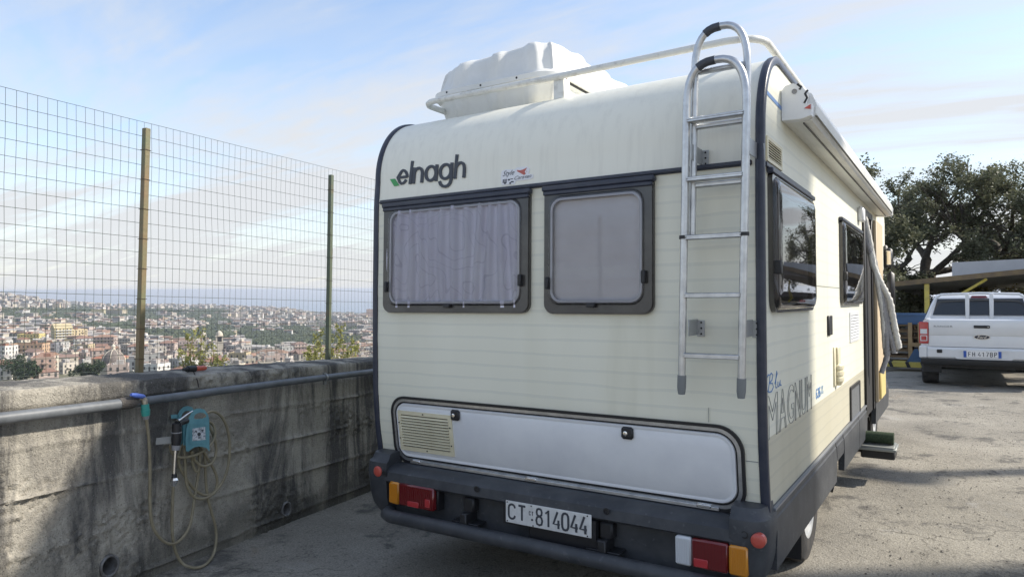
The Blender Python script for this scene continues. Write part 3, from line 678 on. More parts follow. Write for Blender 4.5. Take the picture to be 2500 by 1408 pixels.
# lights
def lens_mat(name, col, em=0):
    m = mat(name, col, .18, spec=.7, coat=.4)
    return m
l_or = lens_mat('amber_lens', (.62, .25, .02)); l_rd = lens_mat('red_lens', (.15, .008, .010)); l_rd2 = lens_mat('red_lens_bright', (.45, .03, .035)); l_wh = lens_mat('clear_lens', (.62, .64, .66))
def light(x0, x1, z0, z1, order):
    b = MB(); b.box(x0-.006, x1+.006, 3.028, 3.09, z0-.006, z1+.006, .006); lo = b.build('rear_light', m_black, camper)
    for (a, c_, m_, nm, rib) in order:
        xa, xb = x0+(x1-x0)*a, x0+(x1-x0)*c_
        q = MB(); q.box(xa+.001, xb-.001, 2.994, 3.03, z0, z1, .008)
        if rib:
            k = int((xb-xa)/(.0075 if rib == 1 else .014))
            for i in range(1, k): xx = xa+(xb-xa)*i/k; q.box(xx-.0016, xx+.0016, 2.9915, 2.996, z0+.010, z1-.010)
        q.build(nm, m_, lo)
    return lo
light(-2.752, -2.428, .382, .506, [(0, .22, l_or, 'indicator_lens', 1), (.22, 1, l_rd, 'brake_lens', 2)])
light(-1.072, -.758, .368, .494, [(0, .235, l_wh, 'reversing_lens', 1), (.235, .745, l_rd, 'brake_lens', 2), (.745, 1, l_or, 'indicator_lens', 1)])
q = MB(); q.box(-.985, -.925, 2.989, 2.995, .376, .412, .002); q.build('reflector', l_rd2, camper)
q = MB(); q.box(-2.61, -2.53, 2.989, 2.995, .388, .418, .002); q.build('reflector', l_rd2, camper)
q = MB(); q.box(-2.485, -2.45, 2.989, 2.995, .40, .445, .002); q.build('reflector', l_rd2, camper)
# number plate
PL = lambda x, z, o: (x, 3.0-o, z)
q = MB(); q.box(-1.962, -1.480, 3.0, 3.006, .405, .515, .002)
plate = q.build('number_plate', mat('plate_white', (.72, .72, .70), .4, col2=(.60, .60, .58), scale=20), camper)
q = MB(); q.box(-1.98, -1.46, 3.007, 3.09, .395, .486); q.build('plate_holder', m_black, camper)
q = MB(); q.box(-1.84, -1.44, 3.02, 3.12, .33, .40, .01); q.build('tow_bracket', m_black, camper)
q = MB(); glyphs(q, 'CT', PL, -1.944, .427, .072, .060, .0105, .0012, 1.12); glyphs(q, '814044', PL, -1.782, .421, .080, .0485, .0105, .0012, .92)
glyphs(q, 'CT', PL, -1.822, .462, .018, .015, .003, .0012); q.lathe([(.006, 0), (.006, .001), (.003, .0012)], PL(-1.805, .44, 0), (0, -1, 0), 10)
q.build('plate_number', m_ink, plate, angle=0)
for (a, b) in ((-1.952, .507), (-1.952, .413), (-1.81, .507), (-1.80, .411), (-1.50, .507), (-1.50, .412)):
    q = MB(); q.lathe([(.004, 0), (.003, .002)], PL(a, b, 0), (0, -1, 0), 8); q.build('rivet', m_dark, plate)

# side skirts
def skirt(X, sg):
    def seg(y0, y1, zb, yb0=None):
        s = MB(); pr = [(X-sg*.02, .622), (X+sg*.006, .618), (X+sg*.010, .600), (X+sg*.013, .592), (X+sg*.014, .575), (X+sg*.019, .566), (X+sg*.022, .500), (X+sg*.018, zb), (X-sg*.02, zb)]
        n = len(pr); V = [(x, y0, z) for x, z in pr]+[(x, y1, z) for x, z in pr]
        s.add(V, [(i, (i+1) % n, n+(i+1) % n, n+i) for i in range(n)]+[tuple(range(n)), tuple(range(n, 2*n))]); return s
    o = seg(3.215, 4.98, .345).build('side_skirt', m_grey, camper, angle=25)
    seg(5.0, 5.32, .47).build('skirt_panel', m_grey, o, angle=25); seg(5.34, 6.20, .345).build('skirt_panel', m_grey, o, angle=25); seg(6.215, 6.75, .345).build('skirt_panel', m_grey, o, angle=25); seg(7.5, 8.9, .345).build('skirt_panel', m_grey, o, angle=25)
    q = MB(); q.box(min(X, X+sg*.02), max(X, X+sg*.02), 3.2, 6.76, .604, .618, .002); q.build('skirt_rail', mat('grey_rail', (.16, .17, .19), .35), o)
skirt(XR, 1); skirt(XL, -1)
# wheels
def wheel(x, y, r, wdt, sg):
    t = MB(); t.lathe([(r*.58, -wdt*.5), (r*.80, -wdt*.52), (r*.95, -wdt*.45), (r, -wdt*.30), (r, wdt*.30), (r*.95, wdt*.45), (r*.80, wdt*.52), (r*.58, wdt*.5)], (x, y, r), (sg, 0, 0), 40, cap=False)
    wo = t.build('wheel', m_rub, camper, angle=25)
    q = MB(); q.lathe([(r*.60, -wdt*.42), (r*.60, wdt*.50), (r*.54, wdt*.46), (r*.50, wdt*.30), (r*.30, wdt*.22), (r*.28, wdt*.42), (r*.12, wdt*.44)], (x, y, r), (sg, 0, 0), 32); q.build('rim', mat('pale_rim', (.55, .56, .56), .35, .5), wo)
for x, sg in ((-.86, 1), (-2.80, -1)):
    wheel(x, 4.42, .325, .20, sg); wheel(x, 8.15, .325, .20, sg)
q = MB(); q.box(-.97, -.74, 4.05, 4.08, .12, .50, .004); q.build('mud_flap', m_black, camper)
q = MB(); q.box(-.99, -.745, 7.62, 7.64, .10, .58, .004); mf = q.build('mud_flap', m_black, camper)
link('lettering', text_mesh('elnagh', lambda x, z, o: (x, 7.618-o, z), -.97, -.75, .33, .42, name='lettering'), mf).data.materials.append(mat('flap_print', (.4, .4, .4), .6))
q = MB(); q.tube([(-1.2, 5.1, .28), (-.80, 5.12, .28), (-.73, 5.13, .262)], .028, 12); q.build('exhaust_pipe', m_black, camper)

# wordmark on the rear
def on_cap(x, y, o):
    p = onY(x, y, Y0+.02); return (float(p[0]), Y0+prof(float(p[2]))-o, float(p[2]))
LG = lambda x, y, o: on_cap(930+x/10.87, 360+y/10.87, o)
def ell(cx, cy, rx, ry, tilt=-.12, n=28):
    return [(cx+rx*math.cos(a), cy+ry*math.sin(a)+tilt*rx*math.cos(a)) for a in np.linspace(0, 2*math.pi, n+1)]
strokes = [[(690,790),(685,720),(655,650),(610,612),(575,605),(538,632),(490,715),(440,800),(465,850),(500,925),(545,965),(600,945),(640,905),(668,855)], [(445,805),(690,775)], [(803,350),(775,975)], [(882,530),(868,965)],
 [(880,690),(895,630),(930,575),(975,552),(1015,548),(1060,570),(1085,615),(1094,680),(1090,800),(1085,940)], ell(1322,690,132,190), [(1477,450),(1465,895)], ell(1712,640,142,190),
 [(1877,400),(1872,700),(1868,850),(1845,950),(1790,1018),(1720,1042),(1650,1030),(1595,985),(1562,900)], [(1990,180),(1968,835)], [(1975,600),(1990,520),(2030,450),(2080,410),(2125,402),(2175,428),(2203,480),(2212,550),(2212,660),(2205,805)]]
q = MB()
for i, st in enumerate(strokes): q.ribbon(st, 76 if i > 1 else 70, LG, .001, .0045+.0003*i)
q.build('wordmark', m_ink, camper, angle=0)
q = MB(); q.prism([(235, 845), (360, 830), (490, 1010), (355, 1030)], LG, .001, .004); q.build('logo_leaf', mat('green_print', (.06, .33, .10), .5), camper)
# round sticker with script, little van and island
ST = lambda x, y, o: on_cap(1210+x/17.6, 390+y/17.6, o)
q = MB(); q.prism([(260, 480), (450, 420), (800, 420), (930, 330), (1350, 290), (1480, 400), (1420, 600), (1620, 640), (1640, 760), (1500, 850), (900, 920), (840, 1060), (300, 1100), (230, 800)], ST, .001, .0028); stk = q.build('sticker', mat('sticker_white', (.78, .78, .80), .4), camper)
link('script', text_mesh('Style', lambda x, z, o: ST(x, z-.15*(x-320), o), 320, 820, 790, 500, .45, off=.004, name='script'), stk).data.materials.append(m_ink)
link('script', text_mesh('Caravan', lambda x, z, o: ST(x, z-.16*(x-830), o), 830, 1560, 880, 720, .45, off=.004, name='script'), stk).data.materials.append(m_ink)
q = MB(); q.prism([(935, 440), (1000, 460), (1090, 455), (1200, 420), (1350, 345), (1290, 460), (1260, 520), (1310, 600), (1240, 665), (1120, 600), (930, 500)], ST, .0029, .0042); q.lathe([(24/17.6*.0019, 0), (.0015, .0012)], ST(1345, 505, .003), (0, -1, 0), 8); q.build('island_print', mat('red_print', (.50, .13, .10), .5), stk)
q = MB()
for (a, b, c, d) in ((335, 860, 375, 1010), (405, 850, 430, 1040), (455, 840, 495, 1020), (550, 840, 640, 905), (660, 820, 770, 850), (680, 930, 800, 985)): q.prism([(a, b), (c, b-8), (c, d-8), (a, d)], ST, .0029, .0043)
for cx in (425, 655): q.prism([(cx+42*math.cos(k), 1015+42*math.sin(k)) for k in np.linspace(0, 5.6, 9)], ST, .0029, .0046)
q.build('van_print', m_ink, stk, angle=0)

# ladder
lad_m = m_alu
def lad(Y, xl, xr, zb, zt, rr_, nm, tape):
    pts = []; lean = .028
    for z in np.linspace(zb, zt-.20, 10): pts.append((xl+lean*(z-1.15), z))
    wd_ = xr-xl; cxm = (xl+xr)/2+lean*(zt-.2-1.15)
    for a in np.linspace(180, 0, 19)[1:-1]: pts.append((cxm+wd_/2*math.cos(rad(a))*(abs(math.cos(rad(a)))**-.25 if abs(math.cos(rad(a))) > .05 else 1), zt-.20+.20*math.sin(rad(a))**.75))
    for z in np.linspace(zt-.20, zb, 10): pts.append((xr+lean*(z-1.15), z))
    return pts
def yoff(z, base): return base + prof(min(z, 2.3))*.0
P1 = lad(2.965, -1.022, -.768, 1.145, 2.545, .016, 'rail', 1)
q = MB(); q.tube([(x, 2.962, z) for x, z in P1], .0165, 12, cap=True); ladder = q.build('ladder', lad_m, camper, angle=60)
P2 = lad(3.0, -1.000, -.775, 1.79, 2.70, .016, 'rail', 1)
q = MB(); q.tube([(x, 3.000 + (.02*max(0, z-2.55)), z) for x, z in P2], .016, 12); q.build('upper_loop', lad_m, ladder, angle=60)
for (P, Y) in ((P1, 2.962), (P2, 3.003)):
    i0 = len(P)//2; q = MB(); q.tube([(x, Y, z) for x, z in P[i0-3:i0+1]], .0185, 12); q.build('grip_tape', m_ink, ladder, angle=60)
for z, dbl in ((2.300, 1), (2.045, 1), (1.794, 0), (1.544, 0), (1.286, 0)):
    s = .028*(z-1.15); q = MB(); q.box(-1.012+s, -.776+s, 2.945, 2.985, z-.010, z+.012, .006); q.box(-1.012+s, -.776+s, 2.941, 2.946, z+.003, z+.0075); q.box(-1.012+s, -.776+s, 2.941, 2.946, z-.0065, z-.002); q.build('rung', lad_m, ladder)
    if dbl: q = MB(); q.box(-.992+s, -.782+s, 2.992, 3.02, z-.032, z-.010, .005); q.build('rung', lad_m, ladder)
q = MB(); q.box(-.952, -.745, 2.992, 3.02, 2.508, 2.528, .005); q.build('rung', lad_m, ladder)
for x in (-1.022, -.768):
    q = MB(); q.tube([(x+.002, 2.962, 1.20), (x, 2.962, 1.145), (x-.001, 2.964, 1.118)], [.019, .019, .015], 10); q.build('foot_cap', mat('grey_cap', (.20, .21, .21), .6), ladder)
    q = MB(); q.tube([(x+.018, 2.962, 1.790), (x+.018, 2.962, 1.805)], .022, 12); q.build('collar', m_black, ladder)
for z in (2.165, 1.405):
    for x, d in ((-1.010+.028*(z-1.15), 1), (-.770+.028*(z-1.15), 1)):
        q = MB(); q.box(x+.012, x+.016, 2.962, Y0+prof(z)-.003, z-.035, z+.035, .001); q.box(x+.012, x+.046, Y0+prof(z)-.006, Y0+prof(z)-.002, z-.042, z+.030, .001); b = q.build('bracket', mat('steel_bracket', (.42, .43, .43), .4, .6), ladder)
        for k in (-.03, -.005, .02): q = MB(); q.lathe([(.0045, 0), (.0035, .003)], (x+.031, Y0+prof(z)-.006, z+k), (0, -1, 0), 8); q.build('rivet', m_dark, b)

# roof rail
m_rail = mat('white_painted_tube', (.74, .74, .70), .4, col2=(.55, .54, .50), scale=22, mixpos=(.5, .7))
pts = [(-2.80, 6.6, 2.755), (-2.80, 3.50, 2.755)] + [(-2.70-.10*math.cos(rad(a)), 3.45-.10*math.sin(rad(a)), 2.755) for a in (0, 22, 45, 68, 90)] + [(-1.8, 3.35, 2.752), (-.93, 3.35, 2.758)] + [(-.90+.14*math.sin(rad(a)), 3.49-.14*math.cos(rad(a)), 2.757) for a in (0, 20, 40, 60, 80, 90)] + [(-.76, 3.7, 2.756), (-.76, 6.6, 2.756)]
q = MB(); q.tube(pts, .018, 12); rail = q.build('roof_rail', m_rail, camper, angle=60)
for (x, y) in ((-1.835, 3.36), (-2.78, 4.6), (-.77, 4.6), (-2.78, 6.4), (-.77, 6.4)):
    q = MB(); q.box(x-.032, x+.032, y-.006, y+.07, 2.63, 2.745, .004); q.build('rail_foot', m_rail, rail)

# awning cassette
aw = [(XR+.001, 2.3840), (XR+.085, 2.3720), (XR+.125, 2.3788), (XR+.145, 2.4074), (XR+.150, 2.4490), (XR+.130, 2.5010), (XR+.085, 2.5374), (XR+.04, 2.5426), (XR+.001, 2.5322)]
q = MB(); q.prism(aw, lambda x, z, y: (x, y, z-.004*(y-3.5)*0), 3.56, 7.98); awn = q.build('awning_cassette', m_box, camper, angle=24)
q = MB(); ac = [(XR+.003, 2.3788), (XR+.09, 2.3751), (XR+.135, 2.3866), (XR+.140, 2.4386), (XR+.105, 2.4464), (XR+.118, 2.4906), (XR+.095, 2.5322), (XR+.055, 2.5488), (XR+.02, 2.5426), (XR+.003, 2.5218)]
q.prism(ac, lambda x, z, y: (x, y, z), 3.50, 3.559); q.build('end_cap', m_white, awn, angle=24)
q = MB(); q.prism([(XR+.003, 2.3720), (XR+.09, 2.366), (XR+.148, 2.3762), (XR+.152, 2.4490), (XR+.13, 2.5062), (XR+.06, 2.5457), (XR+.003, 2.5374)], lambda x, z, y: (x, y, z), 7.981, 8.05); q.build('end_cap', m_white, awn, angle=24)
q = MB(); q.prism([(XR+.105, 2.4219), (XR+.133, 2.4375), (XR+.133, 2.4152)], lambda x, z, y: (x, y, z), 3.497, 3.5); q.build('red_tab', m_ref, awn)
q = MB(); q.lathe([(.012, 0), (.012, .004), (.006, .001)], (XR+.062, 3.50, 2.5088), (0, -1, 0), 14); q.build('crank_eye', mat('grey_eye', (.25, .25, .26), .5), awn)
q = MB()
for a in ([(.105, 2.4464), (.118, 2.4698), (.109, 2.4906), (.122, 2.5062)], [(.075, 2.5426), (.092, 2.5244), (.084, 2.5140)]): q.ribbon([(XR+x, z) for x, z in a], .010, lambda x, z, o: (x, 3.5-o, z), 0, .0015)
q.build('worn_patch', m_black, awn)
q = MB(); q.box(XR+.0865, XR+.092, 3.57, 7.97, 2.366, 2.3735); q.build('lead_rail_joint', m_black, awn)
q = MB(); q.box(XR+.1405, XR+.1505, 3.57, 7.97, 2.3957, 2.3977); q.build('lead_rail_joint', m_black, awn)

# side fittings
def slats(parent, m_, y0, y1, z0, z1, n, off):
    s = MB(); hh_ = (z1-z0)/n*.36; s.prism([(y0, -hh_), (y1, -hh_), (y1, hh_), (y0, hh_)], lambda y, z, o: (o+(.003 if z < 0 else -.002), y, z), 0, .003); me = s.mesh('slat', m_)
    for k in range(n): o = link('slat', me, parent); o.location = (XR+off, 0, z0+(z1-z0)*(k+.5)/n)
q = MB(); q.ring(rr(3.165, 3.475, 2.132, 2.243, .004), rr(3.19, 3.45, 2.148, 2.228, .003), SIDE, 0, .010); sv = q.build('side_vent', m_cream, camper)
q = MB(); q.prism(rr(3.185, 3.455, 2.143, 2.233, .003), SIDE, .0003, .0015); q.build('backing', mat('vent_shadow', (.06, .05, .035), .8), sv)
slats(sv, m_cream, 3.19, 3.45, 2.148, 2.228, 7, .006)
def side_window(y0, y1, z0, z1, bulge, iy0, iy1, iz0, iz1):
    f = MB(); f.ring(rr(y0, y1, z0, z1, (.07, .07, .03, .03)), rr(iy0, iy1, iz0, iz1, .06), SIDE, 0, .022); fo = f.build('window', m_win, camper)
    b = MB(); b.prism(rr(iy0-.01, iy1+.01, iz0-.01, iz1+.01, .06), SIDE, .001, .003); b.build('blind', mat('dark_interior', (.16, .15, .155), .6, col2=(.27, .255, .26), scale=2.2), fo)
    p = MB(); p.panel(y0+.012, y1-.012, z0+.012, z1-.012, .07, SIDE, [(0, .0225), (.006, .022+bulge*.4), (.018, .022+bulge*.72), (.04, .022+bulge*.9), (.09, .022+bulge)]); p.build('pane', g_smoke, fo, angle=70)
    h = MB(); h.box(XR+.0005, XR+.030, y0-.02, y1+.02, z1-.004, z1+.020, .004); h.build('hinge_rail', m_trim, fo)
    c = MB(); c.box(XR+.02, XR+.030+bulge, y0+.012, y0+.05, z0+.17, z0+.23, .004); c.build('latch', m_black, fo)
side_window(3.20, 4.22, 1.468, 2.085, .022, 3.27, 4.15, 1.54, 2.02)
side_window(5.37, 6.55, 1.490, 2.085, .018, 5.47, 6.45, 1.56, 2.02)
q = MB(); q.box(XR, XR+.014, 4.79, 4.93, 1.30, 1.425, .004); q.build('socket_cover', m_black, camper)
q = MB(); q.ring(rr(5.85, 6.41, 1.20, 1.432, .01), rr(5.90, 6.36, 1.225, 1.405, .005), SIDE, 0, .007); gv = q.build('fridge_vent', m_white, camper)
q = MB(); q.prism(rr(5.895, 6.365, 1.22, 1.41, .003), SIDE, .0003, .0012); q.build('backing', m_dark, gv)
slats(gv, m_white, 5.90, 6.36, 1.227, 1.403, 8, .004)
q = MB(); q.box(XR, XR+.010, 5.02, 5.25, .955, 1.215, .004); q.box(XR+.01, XR+.022, 5.09, 5.20, 1.09, 1.21, .004); ck = q.build('outside_lamp', m_cream, camper)
q = MB(); q.lathe([(.05, 0), (.062, .008), (.062, .03), (.055, .032), (.055, .045), (.064, .047), (.064, .07), (.055, .072), (.055, .085), (.062, .087), (.062, .11), (.03, .14)], (XR+.02, 5.14, 1.095), (0, 0, -1), 16); q.v = [(XR+.006+(x-XR-.02)*.5+.012, y, z) for x, y, z in q.v]; q.build('ribbed_shade', m_cream, ck, angle=30)
q = MB(); q.box(XR, XR+.008, 5.83, 6.36, .60, .855, .003); hc = q.build('service_hatch', mat('hatch_grey', (.17, .18, .19), .4, .2, bump=.5, bscale=90), camper)
q = MB(); q.ring(rr(5.80, 6.39, .585, .87, .02), rr(5.84, 6.35, .61, .845, .015), SIDE, 0, .012); q.build('hatch_frame', m_black, hc)
# doorway, open door leaf, handle, grab lamp
q = MB(); q.box(XR-.02, XR+.006, 6.79, 7.42, .50, 2.31); dw = q.build('doorway', m_dark, camper)
q = MB(); q.box(XR+.0062, XR+.020, 6.76, 6.86, .50, 2.33, .004); q.box(XR+.0062, XR+.02, 7.36, 7.44, .50, 2.33, .004); q.box(XR+.0062, XR+.019, 6.86, 7.36, 2.27, 2.33, .004); q.build('door_frame', m_black, dw)
q = MB(); q.box(XR+.021, XR+.052, 7.445, 8.06, .56, 2.28, .006); dl = q.build('entrance_door', mat('beige_door_lining', (.62, .50, .34), .55, col2=(.56, .45, .30), scale=2), camper)
q = MB(); q.box(XR+.0522, XR+.072, 7.48, 7.95, .58, .86, .01); q.build('door_bin', mat('yellowed_bin', (.70, .56, .22), .5), dl)
q = MB(); q.box(XR+.0525, XR+.075, 7.90, 7.98, 1.30, 1.40, .006); q.build('door_handle', m_black, dl)
q = MB(); q.box(XR+.0525, XR+.066, 7.93, 8.0, .98, 1.04, .004); q.build('door_latch', m_chrome, dl)
q = MB(); q.box(XR, XR+.045, 6.45, 6.60, 2.18, 2.30, .012); q.build('door_lamp', m_white, camper)
# cab, mirror, step
q = MB()
cabp = [(8.2, .45), (8.2, 1.74), (8.7, 1.80), (9.05, 1.25), (9.35, 1.08), (9.45, .8), (9.45, .45)]
q.prism(cabp, lambda y, z, x: (x, y, z), XL+.12, XR-.06); q.build('cab', m_white, camper, angle=25)
q = MB(); q.box(-.69, -.648, 8.52, 8.62, 1.86, 2.12, .02); q.box(-.668, -.60, 8.50, 8.62, 1.88, 2.08, .02); mr = q.build('door_mirror', m_black, camper)
q = MB(); q.box(-.660, -.610, 8.492, 8.499, 1.90, 2.05, .003); q.build('mirror_glass', mat('mirror_silver', (.75, .77, .78), .05, 1.0), mr)
q = MB(); q.box(-.655, -.585, 8.50, 8.60, 1.42, 1.83, .03); q.build('mirror_lower_housing', m_black, mr)
q = MB(); q.box(-.80, -.455, 6.52, 6.82, .275, .300, .004); q.box(-.78, -.47, 6.525, 6.80, .300, .312, .002); stp = q.build('entry_step', mat('step_grey', (.28, .29, .27), .5, .3), camper)
q = MB(); q.box(-.72, -.468, 6.56, 6.80, .205, .2745, .008); q.box(-1.0, -.72, 6.6, 6.75, .24, .30); q.build('step_bracket', m_black, stp)
# side lettering
m_line = mat('outline_print', (.17, .175, .175), .5)
x_ = 3.14
for ch, wd_ in (('M', .235), ('A', .185), ('G', .185), ('N', .165), ('U', .155), ('M', .175)):
    me = text_mesh(ch, SIDE, x_, x_+wd_-.028, .918, 1.108, 0, .004, .0018, 'outline_letter'); me.materials.append(m_line); link('outline_letter', me, camper); x_ += wd_
q = MB()
for st in ([(.02, .55), (.0, .8), (.10, .95), (.22, .9), (.16, .5), (.08, .05)], [(.16, .5), (.34, .62), (.40, .85), (.30, .98), (.2, .9)], [(.18, .5), (.38, .42), (.42, .2), (.30, .03), (.15, .05), (.06, .15)], [(.52, .35), (.70, .85), (.66, .98), (.60, .6), (.58, .12), (.68, .1)], [(.74, .4), (.72, .15), (.80, .1), (.90, .4), (.88, .15), (.98, .12)]):
    pts = [Vector((a, b, 0)) for a, b in st]; q.ribbon([(3.14+p.x*.30, 1.118+p.y*.085) for p in pts], .006, SIDE, .0003, .0018+.0003*len(q.v)/100)
q.build('script_print', m_blue, camper, angle=0)
q = MB(); glyphs(q, '636', SIDE, 4.36, .955, .052, .052, .011, .0016, 1.5); q.build('model_number', m_blue, camper, angle=0)
q = MB(); glyphs(q, 'XX', SIDE, 4.53, .960, .048, .045, .006, .0016, 1.3); q.build('model_suffix', mat('pale_blue_print', (.35, .48, .62), .5), camper, angle=0)

# roof box standing on the roof
rb = thing('roof_box', 'ribbed white plastic roof box lying on the camper roof', 'roof box', (-2.4, 4.4, 2.66))
bx0, bx1, by0, by1 = -2.885, -1.92, 3.48, 4.85
def boxring(z, ins, r, rib):
    P = rr(bx0+ins, bx1-ins, by0+ins, by1-ins, r, 8); O = []
    for (x, y) in P: O.append((x, y, z))
    return O
def dense(P, k=5):
    O = []
    for i in range(len(P)):
        a = np.array(P[i]); b = np.array(P[(i+1) % len(P)]); n = max(1, int(np.linalg.norm(b-a)/.012))
        for j in range(n): O.append(tuple(a+(b-a)*j/n))
    return O
def shell(layers):
    base = dense(rr(bx0, bx1, by0, by1, .17, 10)); cx, cy = (bx0+bx1)/2, (by0+by1)/2; n = len(base); V = []
    for (z, ins, ribd) in layers:
        for (x, y) in base:
            dx, dy = x-cx, y-cy; hx, hy = (bx1-bx0)/2, (by1-by0)/2
            f = 1-ins/min(hx, hy); xx, yy = cx+dx*(1-ins/hx), cy+dy*(1-ins/hy)
            t = x if abs(dy)/hy > abs(dx)/hx else y
            ph = ((t-bx0+.06)/.29) % 1 if abs(dy)/hy > abs(dx)/hx else ((t-by0)/.40) % 1
            g_ = -ribd*(1-sstep(.24, .44, abs(ph-.5))) if ribd else 0
            ln = math.hypot(dx, dy); xx += g_*dx/ln; yy += g_*dy/ln
            V.append((xx, yy, z + (.05*(xx-bx0)/(bx1-bx0) if z > 2.9 else 0)))
    Q = [(i*n+k, i*n+(k+1) % n, (i+1)*n+(k+1) % n, (i+1)*n+k) for i in range(len(layers)-1) for k in range(n)]
    return V, Q, n
V, Q, n = shell([(2.675, .070, .012), (2.69, .050, .022), (2.76, .030, .024), (2.800, .020, .018), (2.808, .016, 0)])
q = MB(); q.add(V, Q+[tuple(range(n-1, -1, -1))]); q.build('tray', m_box, rb, angle=40)
V, Q, n = shell([(2.806, .022, 0), (2.826, .020, 0)])
q = MB(); q.add(V, Q); q.build('lid_seam', mat('seam_dark', (.10, .10, .10), .7), rb)
V, Q, n = shell([(2.822, .010, 0), (2.826, 0, 0), (2.856, 0, 0), (2.862, .012, 0), (2.868, .016, .0), (2.885, .020, .018), (2.94, .028, .030), (2.99, .040, .034), (3.018, .062, .032), (3.036, .100, .026), (3.044, .150, .016), (3.047, .22, .006), (3.05, .30, 0)])
q = MB(); q.add(V, Q+[tuple(range((len(V)//n-1)*n, len(V)))]); q.build('lid', m_box, rb, angle=40)
q = MB(); q.tube([(bx1-.06, by0+.09, 2.70), (bx1-.02, by0+.07, 2.78)], .004, 6); q.tube([(bx1-.02, by0+.07, 2.78), (bx1+.006, by0+.12, 2.82)], .006, 6); q.build('strap_hook', mat('rusty_hook', (.20, .09, .05), .7), rb)
for k in range(3): q = MB(); q.lathe([(.007, 0), (.005, .004)], (bx0+.18+.26*k, by0+.0005, 2.842), (0, -1, 0), 8); q.build('rivet', m_dark, rb)

# rolled mat on the step
q = MB(); V = []
for k in range(60):
    a = k/60*4.2*2*math.pi; r = .010+.0125*a/(2*math.pi)*.82; V.append((6.665+r*math.cos(a), .367-.0+r*math.sin(a)))
q.ribbon(V, .0085, lambda y, z, o: (-.745+o*.265, y, z), 0, 1)
tag(q.build('rolled_mat', mat('green_turf', (.035, .055, .03), .95, col2=(.06, .085, .045), scale=60, bump=.6, bscale=220), angle=60), 'rolled dark green artificial turf mat on the entry step', 'mat')

# chenille strands of the fly curtain blown out of the doorway
m_chen = mat('pale_chenille', (.86, .84, .78), .95, col2=(.72, .70, .65), scale=60, bump=1.0, bscale=150)
m_cheg = mat('grey_chenille', (.46, .45, .46), .95, col2=(.33, .325, .33), scale=60, bump=1.0, bscale=150)
cur = thing('door_curtain', 'white and grey chenille strand curtain hanging out of the camper doorway', 'curtain', (-.68, 6.95, 2.26))
def strand(pts, r, m_):
    P = [Vector(onY(x, y, Y)) for x, y, Y in pts]; O = []
    for i in range(len(P)-1):
        for k in range(14): O.append(P[i].lerp(P[i+1], k/14))
    O.append(P[-1])
    for _ in range(6): O = [O[0]]+[(O[i-1]+O[i]*2+O[i+1])/4 for i in range(1, len(O)-1)]+[O[-1]]
    q = MB(); q.tube(O, [r*(.9+.22*abs(noise.noise((i*.9, r*90, m_ is m_chen)))*2) for i in range(len(O))], 10); b = [q.v]
    q.v = [tuple(Vector(p)+Vector((noise.noise((p[0]*130, p[1]*130, p[2]*130)), 0, noise.noise((p[0]*130+9, p[1]*130, p[2]*130))))*.004) for p in q.v]
    o = q.build('strand', m_, cur, angle=80)
strand([(2106, 515, 6.95), (2120, 575, 7.0), (2128, 640, 7.05), (2150, 690, 7.1), (2172, 730, 7.15), (2183, 790, 7.2), (2195, 850, 7.2), (2197, 852, 7.2)], .026, m_chen)
strand([(2108, 530, 6.97), (2118, 600, 7.0), (2140, 660, 7.1), (2160, 720, 7.15), (2165, 790, 7.2), (2180, 840, 7.2), (2184, 862, 7.2)], .024, m_cheg)
strand([(2110, 545, 6.98), (2135, 640, 7.08), (2150, 720, 7.12), (2163, 800, 7.18), (2166, 870, 7.2), (2152, 910, 7.2)], .024, m_cheg)
strand([(2109, 520, 6.99), (2124, 590, 7.02), (2142, 690, 7.08), (2155, 770, 7.15), (2160, 845, 7.2), (2164, 868, 7.2)], .020, m_chen)
strand([(2112, 560, 7.02), (2126, 610, 7.05), (2138, 655, 7.1), (2148, 700, 7.1)], .024, m_cheg)

# ---------------------------------------------------------------- water pipe, tap, hose, reel on the wall
m_pipe = mat('grey_pvc_pipe', (.15, .16, .17), .45, col2=(.10, .108, .115), scale=10)
m_teal = mat('teal_plastic', (.15, .34, .38), .42, col2=(.11, .27, .31), scale=12, bump=.05, bscale=80)
m_teal2 = mat('green_connector', (.05, .33, .28), .4)
m_brass = mat('grimy_brass', (.38, .32, .22), .4, .8, col2=(.18, .15, .11), scale=40)
m_hose = mat('khaki_hose', (.30, .26, .175), .5, col2=(.23, .195, .125), scale=14)
def W3(x, y, n): s, h = onW(x, y, n); return wp(s, n, h)
pipe = thing('water_pipe', 'grey plastic water pipe clipped along the concrete wall', 'pipe', wp(0, .06, 1.0))
sl_, hl_ = onW(-30, 1024, .06); sm_, hm_ = onW(330, 981, .06); sr_, hr_ = onW(911, 906, .06)
k_ = (hr_-hm_)/(sr_-sm_)
q = MB(); q.tube([wp(s, .06, hl_+(hm_-hl_)/(sm_-sl_)*(s-sl_)+.002*math.sin(s*2)) for s in np.linspace(-4.5, sm_+.02, 24)], .0285, 14); q.build('pipe_run', m_pipe, pipe, angle=60)
q = MB(); q.tube([wp(s, .06, hm_+k_*(s-sm_)+.002*math.sin(s*2)) for s in np.linspace(sm_+.02, 8, 30)], .0235, 14); q.build('pipe_run', m_pipe, pipe, angle=60)
q = MB(); q.tube([wp(sm_-.10, .06, hm_), wp(sm_-.04, .06, hm_), wp(sm_-.01, .062, hm_), wp(sm_+.05, .06, hm_)], [.030, .034, .028, .027], 10); q.build('joint_wrap', mat('frayed_tape', (.10, .09, .08), .9, bump=1, bscale=120), pipe)
